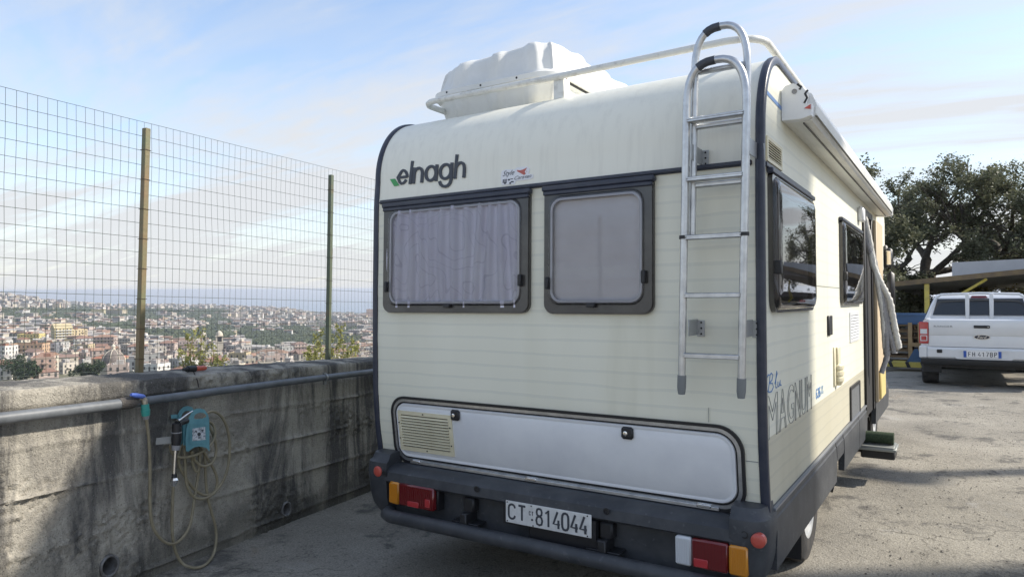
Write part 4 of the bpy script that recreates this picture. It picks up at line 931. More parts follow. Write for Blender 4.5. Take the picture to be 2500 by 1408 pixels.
for s in (onW(793, 922, .06)[0], -1.9, 4.2):
    q = MB(); c = wp(s, .06, hm_+k_*(s-sm_)); q.tube([tuple(Vector(c)+Vector(WD)*(-.008)), tuple(Vector(c)+Vector(WD)*.008)], .030, 14); q.box(-.008, .008, -.012, .012, -.012, .075)
    q.v[-8:] = [tuple(Vector(c)+Vector((v[0], v[1]-.02*0, v[2]-.04))) for v in q.v[-8:]]; q.build('pipe_clip', mat('zinc_clip', (.35, .35, .34), .45, .6), pipe)
tap = thing('water_tap', 'brass ball valve with blue lever on the grey pipe', 'tap', W3(345, 980, .07))
q = MB(); q.tube([W3(333, 978, .06), W3(345, 972, .075), W3(352, 976, .09), W3(354, 988, .10)], [.016, .019, .017, .015], 12); q.build('valve_body', m_brass, tap, angle=50)
q = MB(); a, b_ = Vector(W3(320, 963, .10)), Vector(W3(352, 968, .085)); dv = (b_-a); q.tube([a, a.lerp(b_, .3), a.lerp(b_, .9), b_], [.008, .013, .013, .010], 8); q.v = [(x, y, z) for x, y, z in q.v]; q.build('lever', mat('blue_lever', (.12, .20, .62), .4), tap, angle=50)
q = MB(); q.tube([W3(349, 965, .085), W3(350, 974, .085)], .007, 8); q.build('stem', m_brass, tap)
hose = thing('garden_hose', 'khaki garden hose coiled over the teal hanger on the wall', 'hose', W3(450, 1390, .03))
def cr(p):        # from the close-up's coordinates
    return (300+p[0]/2.886, 920+p[1]/2.886)
def hosept(x, y, n):
    s_, h_ = onW(x, y, n)
    if h_ > .012: return wp(s_, n, h_)
    p = onZ(x, y, .0); return (p[0], p[1], ground_z(p[0], p[1])+.012)
def smooth(pts, it=3):
    P = [Vector(p) for p in pts]
    for _ in range(it):
        O = [P[0]]
        for i in range(len(P)-1): O += [P[i].lerp(P[i+1], .25), P[i].lerp(P[i+1], .75)]
        P = O+[P[-1]]
    return P
HS = [([(165,290),(175,370),(185,450),(192,650),(190,800),(192,940),(205,1040),(240,1110),(290,1160),(340,1180),(390,1160),(440,1110),(475,1040),(490,960),(505,850),(525,720),(545,600),(545,500)], .09, .045),
 ([(362,500),(355,765),(350,900),(345,1020),(350,1120),(365,1220),(410,1310),(470,1345),(530,1350),(590,1320),(640,1250),(660,1150),(655,1050),(625,950),(598,850),(585,750),(580,640),(575,520)], .055, .05),
 ([(560,300),(600,240),(660,245),(710,290),(745,390),(755,500),(745,620),(715,720),(660,800),(600,850),(540,860),(490,840),(455,780),(440,700),(440,600),(430,480),(445,380)], .07, .06),
 ([(560,330),(620,310),(650,360),(650,430),(600,500),(530,545),(450,565),(390,568),(345,540),(335,480)], .10, .145),
 ([(600,330),(635,400),(658,480),(655,560),(625,610),(575,632),(530,615),(500,570),(485,520)], .085, .10),
 ([(540,480),(570,520),(600,580),(650,660),(668,730),(655,800),(610,830),(560,830),(500,790),(450,720),(400,640),(385,560),(410,490),(470,430)], .06, .045),
 ([(480,520),(492,600),(505,650),(520,668),(535,655),(540,600),(540,520)], .075, .08)]
for i, (pts, n0, n1) in enumerate(HS):
    P = [hosept(*cr(p), n0+(n1-n0)*k/(len(pts)-1)) for k, p in enumerate(pts)]
    q = MB(); q.tube(smooth(P, 2), .0083, 9); q.build('hose_length', m_hose, hose, angle=70)
q = MB(); q.tube([W3(354, 986, .10), W3(355, 1000, .10)], .020, 14); q.tube([W3(355, 1000, .10), W3(356, 1014, .10)], [.0235, .020], 14); hc_ = q.build('hose_connector', m_teal2, hose, angle=40)
q = MB(); q.tube([W3(356, 1010, .10), W3(357, 1022, .097)], [.019, .0135], 14); q.build('connector_collar', mat('grey_collar', (.30, .30, .31), .4), hc_)
# hanger: two plates joined by a spool
hang = thing('hose_hanger', 'teal plastic hose hanger with two handled plates on the wall', 'hose hanger', W3(480, 1050, 0))
outer = [(445,520),(440,440),(448,360),(462,290),(485,245),(515,223),(545,220),(575,230),(598,260),(608,300),(610,380),(610,500),(612,525),(590,500),(560,490),(530,488),(500,495),(475,512),(462,524)]
hole = [(497,285),(510,262),(540,250),(570,252),(588,268),(585,282),(560,290),(525,296),(505,296)]
def plate_at(pts, hol, n0, n1, shift=(0, 0), nm='plate', par=None):
    fn = lambda x, y, o: W3(*cr((x+shift[0], y+shift[1])), o)
    v2 = [Vector((x, -y)) for x, y in pts]; h2 = [Vector((x, -y)) for x, y in hol]
    from mathutils.geometry import tessellate_polygon
    al = pts+hol; tri = tessellate_polygon([[Vector((x, -y, 0)) for x, y in pts], [Vector((x, -y, 0)) for x, y in hol]])
    q = MB(); n = len(al); V = [fn(x, y, n0) for x, y in al]+[fn(x, y, n1) for x, y in al]; Q = [tuple(t) for t in tri]+[tuple(n+i for i in t[::-1]) for t in tri]
    m_ = len(pts); Q += [(i, (i+1) % m_, n+(i+1) % m_, n+i) for i in range(m_)]; k = len(hol); Q += [(m_+i, m_+(i+1) % k, n+m_+(i+1) % k, n+m_+i) for i in range(k)]
    q.add(V, Q); return q.build(nm, m_teal, hang, angle=30)
fp = plate_at(outer, hole, .150, .162)
q = MB(); hp_ = rr(0, 1, 0, 1, .05); q.ring([(470+a*120, 330+b*140) for a, b in rr(0, 1, 0, 1, .06)], [(476+a*108, 336+b*128) for a, b in rr(0, 1, 0, 1, .06)], lambda x, y, o: W3(*cr((x, y)), o), .162, .165); q.build('raised_border', m_teal, fp)
q = MB(); q.prism([(490, 362), (580, 350), (583, 440), (490, 450)], lambda x, y, o: W3(*cr((x, y)), o), .1625, .1640); sk = q.build('label_sticker', mat('worn_label', (.62, .64, .66), .4, col2=(.22, .25, .28), scale=60, mixpos=(.5, .58)), fp)
q = MB()
for (x, y, r) in ((537, 402, 13), (515, 382, 7), (560, 376, 7), (536, 428, 5)): q.prism([(x+r*math.cos(a), y+r*math.sin(a)) for a in np.linspace(0, 5.7, 12)], lambda x, y, o: W3(*cr((x, y)), o), .1641, .1650)
q.build('label_marks', m_ink, sk, angle=0)
bo = [(378,330),(384,270),(400,235),(425,210),(455,203),(485,210),(506,235),(500,300),(500,480),(380,480)]; bh = [(412,290),(418,258),(440,238),(468,236),(490,252),(492,272),(470,300),(430,306)]
plate_at(bo, bh, .018, .030)
q = MB(); q.prism([(338, 265), (395, 262), (395, 290), (340, 292)], lambda x, y, o: W3(*cr((x, y)), o), .018, .03); q.build('side_tab', m_teal, hang)
q = MB(); q.prism([(425, 320), (590, 320), (590, 480), (425, 480)], lambda x, y, o: W3(*cr((x, y)), o), .031, .1495); q.build('spool', m_teal, hang)
# spray gun with lance
gun = thing('spray_gun', 'black pressure spray gun with chrome lance hanging beside the teal hanger', 'spray gun', W3(425, 1160, .19))
def G(x, y, n=.19): return W3(*cr((x, y)), n)
q = MB(); q.tube([G(380, 325), G(380, 380), G(378, 440), G(375, 478)], [.024, .025, .026, .022], 14); q.tube([G(385, 330), G(420, 315, .185), G(455, 308, .18)], [.020, .018, .014], 10); gb = q.build('gun_body', m_black, gun, angle=45)
q = MB(); q.tube([G(388, 308, .2), G(405, 300, .2), G(455, 262, .2), G(490, 240, .19)], [.010, .006, .005, .004], 8); q.build('trigger', m_chrome, gun, angle=45)
q = MB(); q.tube([G(378, 386), G(378, 392)], .0275, 14); q.tube([G(375, 480), G(372, 515)], [.024, .019], 10); q.build('ring_nut', mat('grey_collar', (.30, .30, .31), .4), gun, angle=45)
q = MB(); q.tube([G(372, 512), G(366, 600), G(362, 685)], .0085, 10); q.build('lance', m_chrome, gun, angle=60)
q = MB(); q.tube([G(362, 680), G(361, 708)], [.013, .015], 12); q.build('lance_collar', m_black, gun, angle=45)
q = MB(); q.tube([G(361, 708), G(360, 725), G(358, 750), G(357, 768)], [.014, .022, .017, .011], 8); q.build('nozzle', m_chrome, gun, angle=25)
tp_ = MB(); tp_.prism([(235, 428), (352, 416), (352, 466), (232, 476)], lambda x, y, o: W3(*cr((x, y)), o), .165, .168); 
g_tape = mat('clear_tape', (.55, .55, .52), .25); g_tape.node_tree.nodes['Principled BSDF'].inputs['Alpha'].default_value = .45
tag(tp_.build('clear_bracket', g_tape), 'small clear plastic strip sticking out beside the spray gun', 'strip')
# torch-like tube on the wall top
tor = thing('plastic_flare', 'black and red plastic tube lying on top of the wall', 'tube', wp(*[onW(475, 909, -.12)[0], -.12, WH+.02]))
a = Vector(wp(onW(447, 908, -.1)[0], -.1, WH+.034)); b_ = Vector(wp(onW(502, 908, -.1)[0], -.1, WH+.034)); L_ = lambda t: tuple(a.lerp(b_, t))
q = MB(); q.tube([L_(0), L_(.10), L_(.11), L_(.18), L_(.19), L_(.52)], [.010, .011, .014, .014, .020, .020], 14); q.build('black_sleeve', m_black, tor, angle=40)
q = MB(); q.tube([L_(.52), L_(.56), L_(.92), L_(1.0)], [.018, .017, .016, .012], 14); q.build('red_end', mat('red_plastic', (.50, .09, .05), .4), tor, angle=40)
tw = MB(); tw.tube([W3(458, 893, -.25), W3(472, 905, -.1), W3(482, 928, .03), W3(485, 945, .03)], [.003, .004, .004, .003], 6); tag(tw.build('dry_twig', mat('dark_twig', (.05, .04, .035), .8)), 'thin dark twig hanging over the wall edge by the red tube', 'twig')

# ---------------------------------------------------------------- plants: leaves and stems
def leaf_mat(name, a, b_, trans=.35):
    m = bpy.data.materials.new(name); m.use_nodes = True; t = m.node_tree; b = t.nodes['Principled BSDF']
    gi = t.nodes.new('ShaderNodeNewGeometry'); r = t.nodes.new('ShaderNodeValToRGB'); r.color_ramp.elements[0].color = (*a, 1); r.color_ramp.elements[1].color = (*b_, 1); t.links.new(gi.outputs['Random Per Island'], r.inputs[0])
    t.links.new(r.outputs[0], b.inputs['Base Color']); b.inputs['Roughness'].default_value = .55; b.inputs['Specular IOR Level'].default_value = .3
    tl = t.nodes.new('ShaderNodeBsdfTranslucent'); t.links.new(r.outputs[0], tl.inputs[0]); mx = t.nodes.new('ShaderNodeMixShader'); mx.inputs[0].default_value = trans
    o = t.nodes['Material Output']; t.links.new(b.outputs[0], mx.inputs[1]); t.links.new(tl.outputs[0], mx.inputs[2]); t.links.new(mx.outputs[0], o.inputs[0]); MATS[name] = m; return m
def leaves(cent, size, rng, aspect=.5, up=.3):
    n = len(cent); c = np.asarray(cent)
    d = rng.normal(size=(n, 3)); d /= np.linalg.norm(d, axis=1)[:, None]; d[:, 2] *= (1-up); e = np.cross(d, rng.normal(size=(n, 3))); e /= np.linalg.norm(e, axis=1)[:, None]; nv = np.cross(d, e)
    s = size*rng.uniform(.6, 1.3, (n, 1)); a = c-d*s*.5; b = c+e*s*aspect*.5+nv*s*.06; t = c+d*s*.5; f = c-e*s*aspect*.5+nv*s*.06
    V = np.empty((n*4, 3)); V[0::4] = a; V[1::4] = b; V[2::4] = t; V[3::4] = f
    return V
def quads_mesh(name, V, m):
    n = len(V)//4; me = bpy.data.meshes.new(name); me.vertices.add(n*4); me.vertices.foreach_set('co', V.ravel().astype(np.float32))
    me.loops.add(n*4); me.loops.foreach_set('vertex_index', np.arange(n*4, dtype=np.int32)); me.polygons.add(n); me.polygons.foreach_set('loop_start', np.arange(0, n*4, 4, dtype=np.int32))
    me.update(calc_edges=True); me.validate(); me.materials.append(m); return me
m_weed = leaf_mat('yellow_green_leaves', (.24, .25, .07), (.46, .45, .18), .45); m_stem = mat('dry_stem', (.22, .17, .09), .8)
def weed(spots, name, label, seed, nleaf, lsize):
    rng = np.random.default_rng(seed); w_ = thing(name, label, 'plant', W3(*spots[0], -.7)); st = MB(); cs = []
    for (x, y) in spots:
        top = Vector(W3(x, y, -.75)); base = Vector(W3(spots[0][0]+(x-spots[0][0])*.45, 930, -.7)); L0 = (top-base).length
        side = Vector((rng.normal()*.10, rng.normal()*.10, 0)); P = [base.lerp(top, t)+side*math.sin(t*3.1)*L0 for t in np.linspace(0, 1, 8)]
        st.tube(P, [.006*(1-t*.75) for t in np.linspace(0, 1, 8)], 5)
        for _ in range(nleaf):
            t = rng.beta(1.6, 1.1); i = min(6, int(t*7)); p = P[i].lerp(P[i+1], t*7-i); cs.append(np.array(p)+rng.normal(size=3)*.05*(1.15-t))
    st.build('stems', m_stem, w_, angle=70)
    lv = link('leaves', quads_mesh('leaves', leaves(cs, lsize, rng), m_weed), w_); lv['kind'] = 'stuff'
weed([(480, 800), (455, 812), (497, 795), (512, 835), (440, 850), (470, 840), (528, 868), (505, 845), (490, 860), (455, 870), (550, 868)], 'weed_shrub', 'sparse yellowing weed behind the wall beside the rusty post', 3, 75, .030)
weed([(790, 800), (765, 815), (820, 792), (845, 790), (860, 825), (755, 845), (780, 840), (830, 830), (875, 840), (745, 858), (810, 850), (850, 855), (770, 860), (795, 862)], 'leafy_shrub', 'dense bright green shrub behind the wall around the dark post', 5, 150, .034)

# ---------------------------------------------------------------- pickup truck
m_pw = mat('white_car_paint', (.74, .76, .78), .22, coat=.6, col2=(.68, .70, .72), scale=1.4)
m_pb = mat('black_car_plastic', (.020, .021, .023), .55)
m_cg = mat('car_glass', (.022, .026, .030), .05, spec=.8)
truck = thing('pickup_truck', 'white double cab pickup truck parked beyond the camper', 'pickup', (.31, 14.4, .0), local=True)
TR = lambda x, z, o: (x, -o, z)
def part(nm, mb, m_, par=truck, ang=30): return mb.build(nm, m_, par, angle=ang)
# bed sides: outline along y extruded in x with soft shoulder
for sg in (-1, 1):
    q = MB(); ys_ = [0.02, .25, .5, 1.0, 1.55]; sec = [(.60, .52), (.80, .50), (.875, .56), (.915, .70), (.925, .86), (.915, 1.0), (.895, 1.10), (.875, 1.16), (.83, 1.185), (.78, 1.17), (.76, .7)]
    V = []
    for y in ys_: V += [(sg*(x-(.02 if y < .1 else 0)), y, z) for x, z in sec]
    k = len(sec); q.add(V, [(i*k+j, i*k+(j+1) % k, (i+1)*k+(j+1) % k, (i+1)*k+j) for i in range(len(ys_)-1) for j in range(k)]+[tuple(range(k)), tuple(range((len(ys_)-1)*k, len(ys_)*k))])
    part('bed_side', q, m_pw, ang=35)
q = MB(); q.box(-.76, .76, .1, 1.55, .58, .66); part('bed_floor', q, m_pb)
q = MB(); pr = [(0.03, .70), (.0, .71), (-.006, .80), (.004, .90), (-.012, .93), (-.012, 1.12), (0, 1.17), (.03, 1.19), (.06, 1.185), (.06, .70)]
q.prism(pr, lambda y, z, x: (x, y, z), -.775, .775); tg = part('tailgate', q, m_pw)
q = MB(); q.box(-.115, .115, -.028, .0, 1.035, 1.085, .008); hd = part('tailgate_handle', q, m_pb, tg)
q = MB(); q.lathe([(.010, 0), (.008, .003)], (.09, -.028, 1.06), (0, -1, 0), 10); q.build('lock_barrel', m_chrome, hd)
ov = lambda rx, rz: [(rx*math.cos(a), .885+rz*math.sin(a)) for a in np.linspace(0, 2*math.pi, 29)[:-1]]
q = MB(); q.prism(ov(.118, .042), TR, -.01, .016); em = part('oval_badge', q, m_chrome, tg)
q = MB(); q.prism(ov(.108, .034), TR, .0161, .018); q.build('badge_field', mat('badge_navy', (.012, .016, .035), .25), em)
link('badge_script', text_mesh('Ford', lambda x, z, o: TR(x, z, o), -.065, .07, .862, .908, .35, off=.019, name='badge_script'), em).data.materials.append(m_chrome)
lm_ = link('lettering', text_mesh('RANGER', TR, -.70, -.42, 1.045, 1.075, 0, off=.0135, name='lettering', space=1.1), tg); lm_.data.materials.append(m_ink)
# lower white panel, plate, bumper
q = MB(); q.prism([(-.02, .50), (-.045, .53), (-.045, .66), (-.02, .70), (.10, .70), (.10, .50)], lambda y, z, x: (x, y, z), -.80, .80); lp = part('rear_panel', q, m_pw)
q = MB(); q.ring(rr(-.40, .44, .505, .668, .05), rr(-.32, .36, .525, .645, .03), TR, .0451, .056); q.build('plate_recess', m_pw, lp)
q = MB(); q.box(-.27, .27, -.058, -.046, .535, .65, .002); npl = part('number_plate', q, mat('plate_white_clean', (.80, .80, .80), .35), truck)
for x0, x1 in ((-.269, -.225), (.225, .269)): q = MB(); q.box(x0, x1, -.0595, -.0581, .537, .648); q.build('blue_band', mat('plate_blue', (.03, .10, .42), .4), npl)
q = MB(); FN = lambda x, z, o: (x, -.0581-o, z); glyphs(q, 'FH', FN, -.20, .557, .072, .060, .010, .0012, 1.0); glyphs(q, '417BP', FN, -.060, .557, .072, .057, .010, .0012, .95); q.build('plate_number', m_ink, npl, angle=0)
q = MB(); q.box(-.66, -.58, -.052, -.046, .60, .66, .008); part('tow_cover', q, m_pb, lp)
q = MB(); q.prism([(-.07, .40), (-.085, .43), (-.085, .485), (-.06, .498), (.2, .498), (.2, .38)], lambda y, z, x: (x, y, z), -.90, .90); part('rear_bumper', q, m_pb)
for sg in (-1, 1):
    q = MB(); q.box(min(sg*.80, sg*.93), max(sg*.80, sg*.93), -.04, .25, .50, .72, .02); part('bumper_corner', q, m_pw)
    q = MB(); xs2 = sorted((sg*.782, sg*.928)); q.box(xs2[0], xs2[1], -.018, .20, .755, 1.135, .012); tl_ = part('tail_light', q, lens_mat('tail_red', (.42, .02, .025)))
    q = MB(); q.box(xs2[0]+.02, xs2[1]-.02, -.024, -.0185, .925, 1.01, .004); q.build('clear_lens', l_wh, tl_)
    q = MB(); q.ring(rr(xs2[0]+.02, xs2[1]-.02, .80, .90, .01), rr(xs2[0]+.032, xs2[1]-.032, .812, .888, .008), TR, .0181, .022); q.build('chrome_surround', l_wh, tl_)
    q = MB(); q.lathe([(.22, -.12), (.33, -.128), (.365, -.11), (.375, -.07), (.375, .07), (.365, .11), (.33, .128), (.22, .12)], (sg*.78, .55, .375), (sg, 0, 0), 36, cap=False); wl = part('wheel', q, m_rub, ang=25)
    q = MB(); q.lathe([(.225, -.1), (.225, .118), (.20, .10), (.06, .07), (.04, .09)], (sg*.78, .55, .375), (sg, 0, 0), 24); q.build('rim', mat('pale_rim', (.55, .56, .56), .35, .5), wl)
    q = MB(); q.lathe([(.22, -.12), (.33, -.128), (.365, -.11), (.375, -.07), (.375, .07), (.365, .11), (.33, .128), (.22, .12)], (sg*.78, 3.75, .375), (sg, 0, 0), 36, cap=False); wl = part('wheel', q, m_rub, ang=25)
    q = MB(); q.lathe([(.225, -.1), (.225, .118), (.20, .10), (.06, .07), (.04, .09)], (sg*.78, 3.75, .375), (sg, 0, 0), 24); q.build('rim', mat('pale_rim', (.55, .56, .56), .35, .5), wl)
    q = MB(); q.box(*sorted((sg*.60, sg*.88)), .12, .16, .24, .50, .006); part('mud_flap', q, m_pb)
q = MB(); q.box(-.70, .70, .1, 4.2, .34, .52); part('chassis', q, m_pb)
# cab: lofted rings
q = MB(); lay = [(.52, .90, 1.57, 3.35), (.80, .925, 1.56, 3.40), (1.15, .90, 1.57, 3.30), (1.20, .88, 1.60, 3.15), (1.42, .80, 1.70, 2.75), (1.57, .735, 1.80, 2.52), (1.63, .69, 1.90, 2.42), (1.655, .58, 2.02, 2.32)]
V = []
for z, hw, ya, yb in lay: V += [(x, y, z) for x, y in rr(-hw, hw, ya, yb, .07, 4)]
k = len(V)//len(lay); q.add(V, [(i*k+j, i*k+(j+1) % k, (i+1)*k+(j+1) % k, (i+1)*k+j) for i in range(len(lay)-1) for j in range(k)]+[tuple(range((len(lay)-1)*k, len(lay)*k))]); cabo = part('cab', q, m_pw, ang=40)
q = MB(); q.prism([(-.76, 1.23), (.76, 1.23), (.68, 1.545), (-.68, 1.545)], lambda x, z, o: (x, 1.60+(z-1.20)*.4-o, z), .005, .022); q.build('rear_window', m_cg, cabo)
for sg in (-1, 1):
    q = MB(); q.add([(sg*.885, 1.72, 1.22), (sg*.885, 3.0, 1.22), (sg*.755, 2.6, 1.55), (sg*.755, 1.88, 1.55)], [(0, 1, 2, 3)]); q.v += [(a-sg*.03, b, c) for a, b, c in q.v[:4]]; q.f += [(4, 7, 6, 5), (0, 4, 5, 1), (1, 5, 6, 2), (2, 6, 7, 3), (3, 7, 4, 0)]; q.v = [(a+sg*.008, b, c) for a, b, c in q.v]; q.build('side_window', m_cg, cabo)
q = MB(); q.prism([(-.14, 1.56), (.14, 1.56), (.11, 1.60), (-.11, 1.60)], lambda x, z, o: (x, 1.62+(z-1.20)*.4-o, z), -.02, .03); q.build('brake_light', l_rd, cabo)
q = MB(); pr = [(3.3, .55), (3.3, 1.12), (4.2, 1.05), (4.55, .95), (4.62, .7), (4.6, .5)]; q.prism(pr, lambda y, z, x: (x, y, z), -.90, .90); part('bonnet', q, m_pw)
# white headboard frame behind the cab window
q = MB(); q.tube([(-.82, 1.46, 1.17), (-.80, 1.50, 1.30), (-.70, 1.53, 1.55), (-.62, 1.54, 1.625), (0, 1.55, 1.645), (.62, 1.54, 1.625), (.70, 1.53, 1.55), (.80, 1.50, 1.30), (.82, 1.46, 1.17)], .024, 8)
hb = part('headboard_frame', q, m_pw, ang=50)
for x in (-.19, .19): q = MB(); q.box(x-.032, x+.032, 1.485, 1.51, 1.15, 1.64, .006); q.build('upright', m_pw, hb)
q = MB(); q.box(.72, .80, 1.5, 1.62, 1.645, 1.75, .01); q.build('beacon_box', m_white, hb)

# ---------------------------------------------------------------- carport
m_yel = mat('yellow_steel', (.50, .42, .09), .5, col2=(.34, .27, .08), scale=7, mixpos=(.5, .7))
m_brn = mat('brown_fascia', (.16, .115, .055), .6, col2=(.11, .08, .05), scale=5)
cpt = thing('carport', 'low carport with brown fascia on yellow steel posts', 'carport', (0, 20, 0))
q = MB(); fx = [(-1.5, 1.93), (12, 3.15)]
def cz(x): return 1.945 + (x+1.5)*.092
q = MB()
for i in range(0, 46):
    x = -1.5+i*.30; z0 = cz(x)-.03; q.add([(x, 20.02, z0), (x+.12, 20.02, z0+.025), (x+.18, 20.02, z0+.025), (x+.30, 20.02, cz(x+.3)-.03), (x, 27, z0-.3), (x+.12, 27, z0-.275), (x+.18, 27, z0-.275), (x+.30, 27, cz(x+.3)-.33)], [(0, 1, 5, 4), (1, 2, 6, 5), (2, 3, 7, 6)])
q.build('roof_sheet', mat('grey_sheet', (.20, .20, .19), .5, .3), cpt, fix=False)
q = MB(); q.add([(-1.55, 19.96, cz(-1.55)-.09), (12, 19.96, cz(12)-.09), (12, 19.96, cz(12)+.03), (-1.55, 19.96, cz(-1.55)+.03)], [(0, 1, 2, 3)]); q.v += [(a, b+.05, c) for a, b, c in q.v[:4]]; q.f += [(4, 7, 6, 5), (0, 4, 5, 1), (1, 5, 6, 2), (2, 6, 7, 3), (3, 7, 4, 0)]; q.build('fascia', m_brn, cpt)
for x in (-.68, 5.0): q = MB(); q.box(x-.055, x+.055, 20.04, 20.15, 0, cz(x)-.10, .006); q.build('post', m_yel, cpt)
for x in (.32, 3.2): q = MB(); q.box(x-.04, x+.04, 23.0, 23.09, 0, cz(x)-.35, .006); q.build('post', m_yel, cpt)
q = MB(); q.tube([(-.62, 20.09, 1.22), (.55, 20.09, cz(.55)-.12)], .035, 6); q.build('brace', m_yel, cpt)
q = MB(); q.box(-.62, -.58, 24, 24.04, cz(-.6)-.2, cz(-.6)+.22); q.build('stub', mat('raw_wood', (.35, .25, .15), .8), cpt)
q = MB(); q.box(-.16, 8, 22.0, 22.08, 2.10, 2.52); q.v = [(a, b, c+.025*a) for a, b, c in q.v]
tag(q.build('white_panel', mat('panel_grey_white', (.50, .51, .53), .5, col2=(.44, .45, .47), scale=1.5)), 'long pale grey panel standing behind the carport roof', 'panel')
# stacked pallets and bins under the carport
m_wood = mat('old_pallet_wood', (.22, .15, .085), .85, col2=(.13, .09, .055), scale=9, bump=.3, bscale=40)
def pallet(x, y, z, lab, rz=0):
    p = thing('pallet', lab, 'pallet', (x, y, z), 'pallets under the carport', local=True, rotz=rz)
    for k in range(5): q = MB(); q.box(-.6, .6, -.4+k*.18, -.4+k*.18+.11, .118, .140); q.build('plank', m_wood, p)
    for k in range(3): q = MB(); q.box(-.6, .6, -.4+k*.36, -.4+k*.36+.08, 0, .02); q.build('plank', m_wood, p)
    for k in range(3): q = MB(); q.box(-.6+k*.55, -.6+k*.55+.1, -.4, .4, .02, .118); q.build('bearer', m_wood, p)
zz_ = .12
names = ['bottom', 'second', 'third', 'fourth', 'fifth', 'topmost']
for k in range(6): pallet(-.95+.02*(k % 2), 18.35, zz_+k*.142, 'weathered wooden pallet, %s of the stack under the carport' % names[k])
q = MB(); q.box(-.79, -.70, 17.88, 17.93, .12, 1.02); q.box(-.98, -.90, 17.88, 17.93, .12, 1.02); q.box(-.98, -.70, 17.87, 17.9, .5, .58); tag(q.build('timber_frame', mat('fresh_timber', (.42, .30, .16), .8, col2=(.32, .22, .12), scale=8)), 'upright timber frame leaning on the pallet stack', 'frame')
bl = thing('blue_crate', 'blue plastic crate on top of the pallet stack', 'crate', (-.95, 18.3, .98), local=True)
m_bp = mat('blue_crate_plastic', (.05, .11, .22), .5)
q = MB(); q.box(-.42, .42, -.3, -.28, 0, .24, .004); q.box(-.42, .42, .28, .3, 0, .24, .004); q.box(-.42, -.40, -.279, .279, 0, .24); q.box(.40, .42, -.279, .279, 0, .24); q.box(-.4, .4, -.279, .279, 0, .02); q.build('crate_body', m_bp, bl)
q = MB(); q.ring(rr(-.45, .45, -.33, .33, .02), rr(-.42, .42, -.30, .30, .02), lambda x, y, z: (x, y, z), .20, .245); q.build('crate_rim', m_bp, bl)
bn = thing('blue_bin', 'dark blue plastic bin on the ground beside the pallets', 'bin', (-.30, 18.6, .10), local=True)
q = MB(); q.lathe([(.26, 0), (.30, .55), (.32, .56), (.32, .60), (.29, .60)], (0, 0, 0), (0, 0, 1), 4); q.v = [((x-y)*.7, (x+y)*.7, z) for x, y, z in q.v]; q.build('bin_body', m_bp, bn)
yb_ = thing('steel_ramp', 'yellow and black striped steel base in front of the pallets', 'ramp', (-.98, 17.3, .10), local=True)
q = MB(); q.prism([(-.45, 0), (.42, 0), (.38, .10), (-.42, .10)], lambda x, z, y: (x, y, z), -.25, .25); rmp = q.build('base', m_yel, yb_)
for x in (-.30, .02, .30): q = MB(); q.prism([(x, .0), (x+.07, 0), (x+.03, .102), (x-.04, .102)], lambda x, z, y: (x, y, z), -.253, .253); q.build('black_stripe', m_pb, rmp)
q = MB(); q.box(.0, .30, .0, .05, .10, .38); q.v = [(x*(1-.8*(z-.1)/.28)+.15*(z-.1)/.28, y, z) for x, y, z in q.v]; q.build('gusset', m_bp, rmp)
# boundary behind the carport
q = MB(); q.box(-9, 30, 29, 29.2, -.2, 1.5); tag(q.build('boundary_wall', mat('dark_render', (.13, .125, .115), .9, col2=(.08, .08, .07), scale=1.2)), 'low dark rendered wall behind the carport under the trees', 'wall')

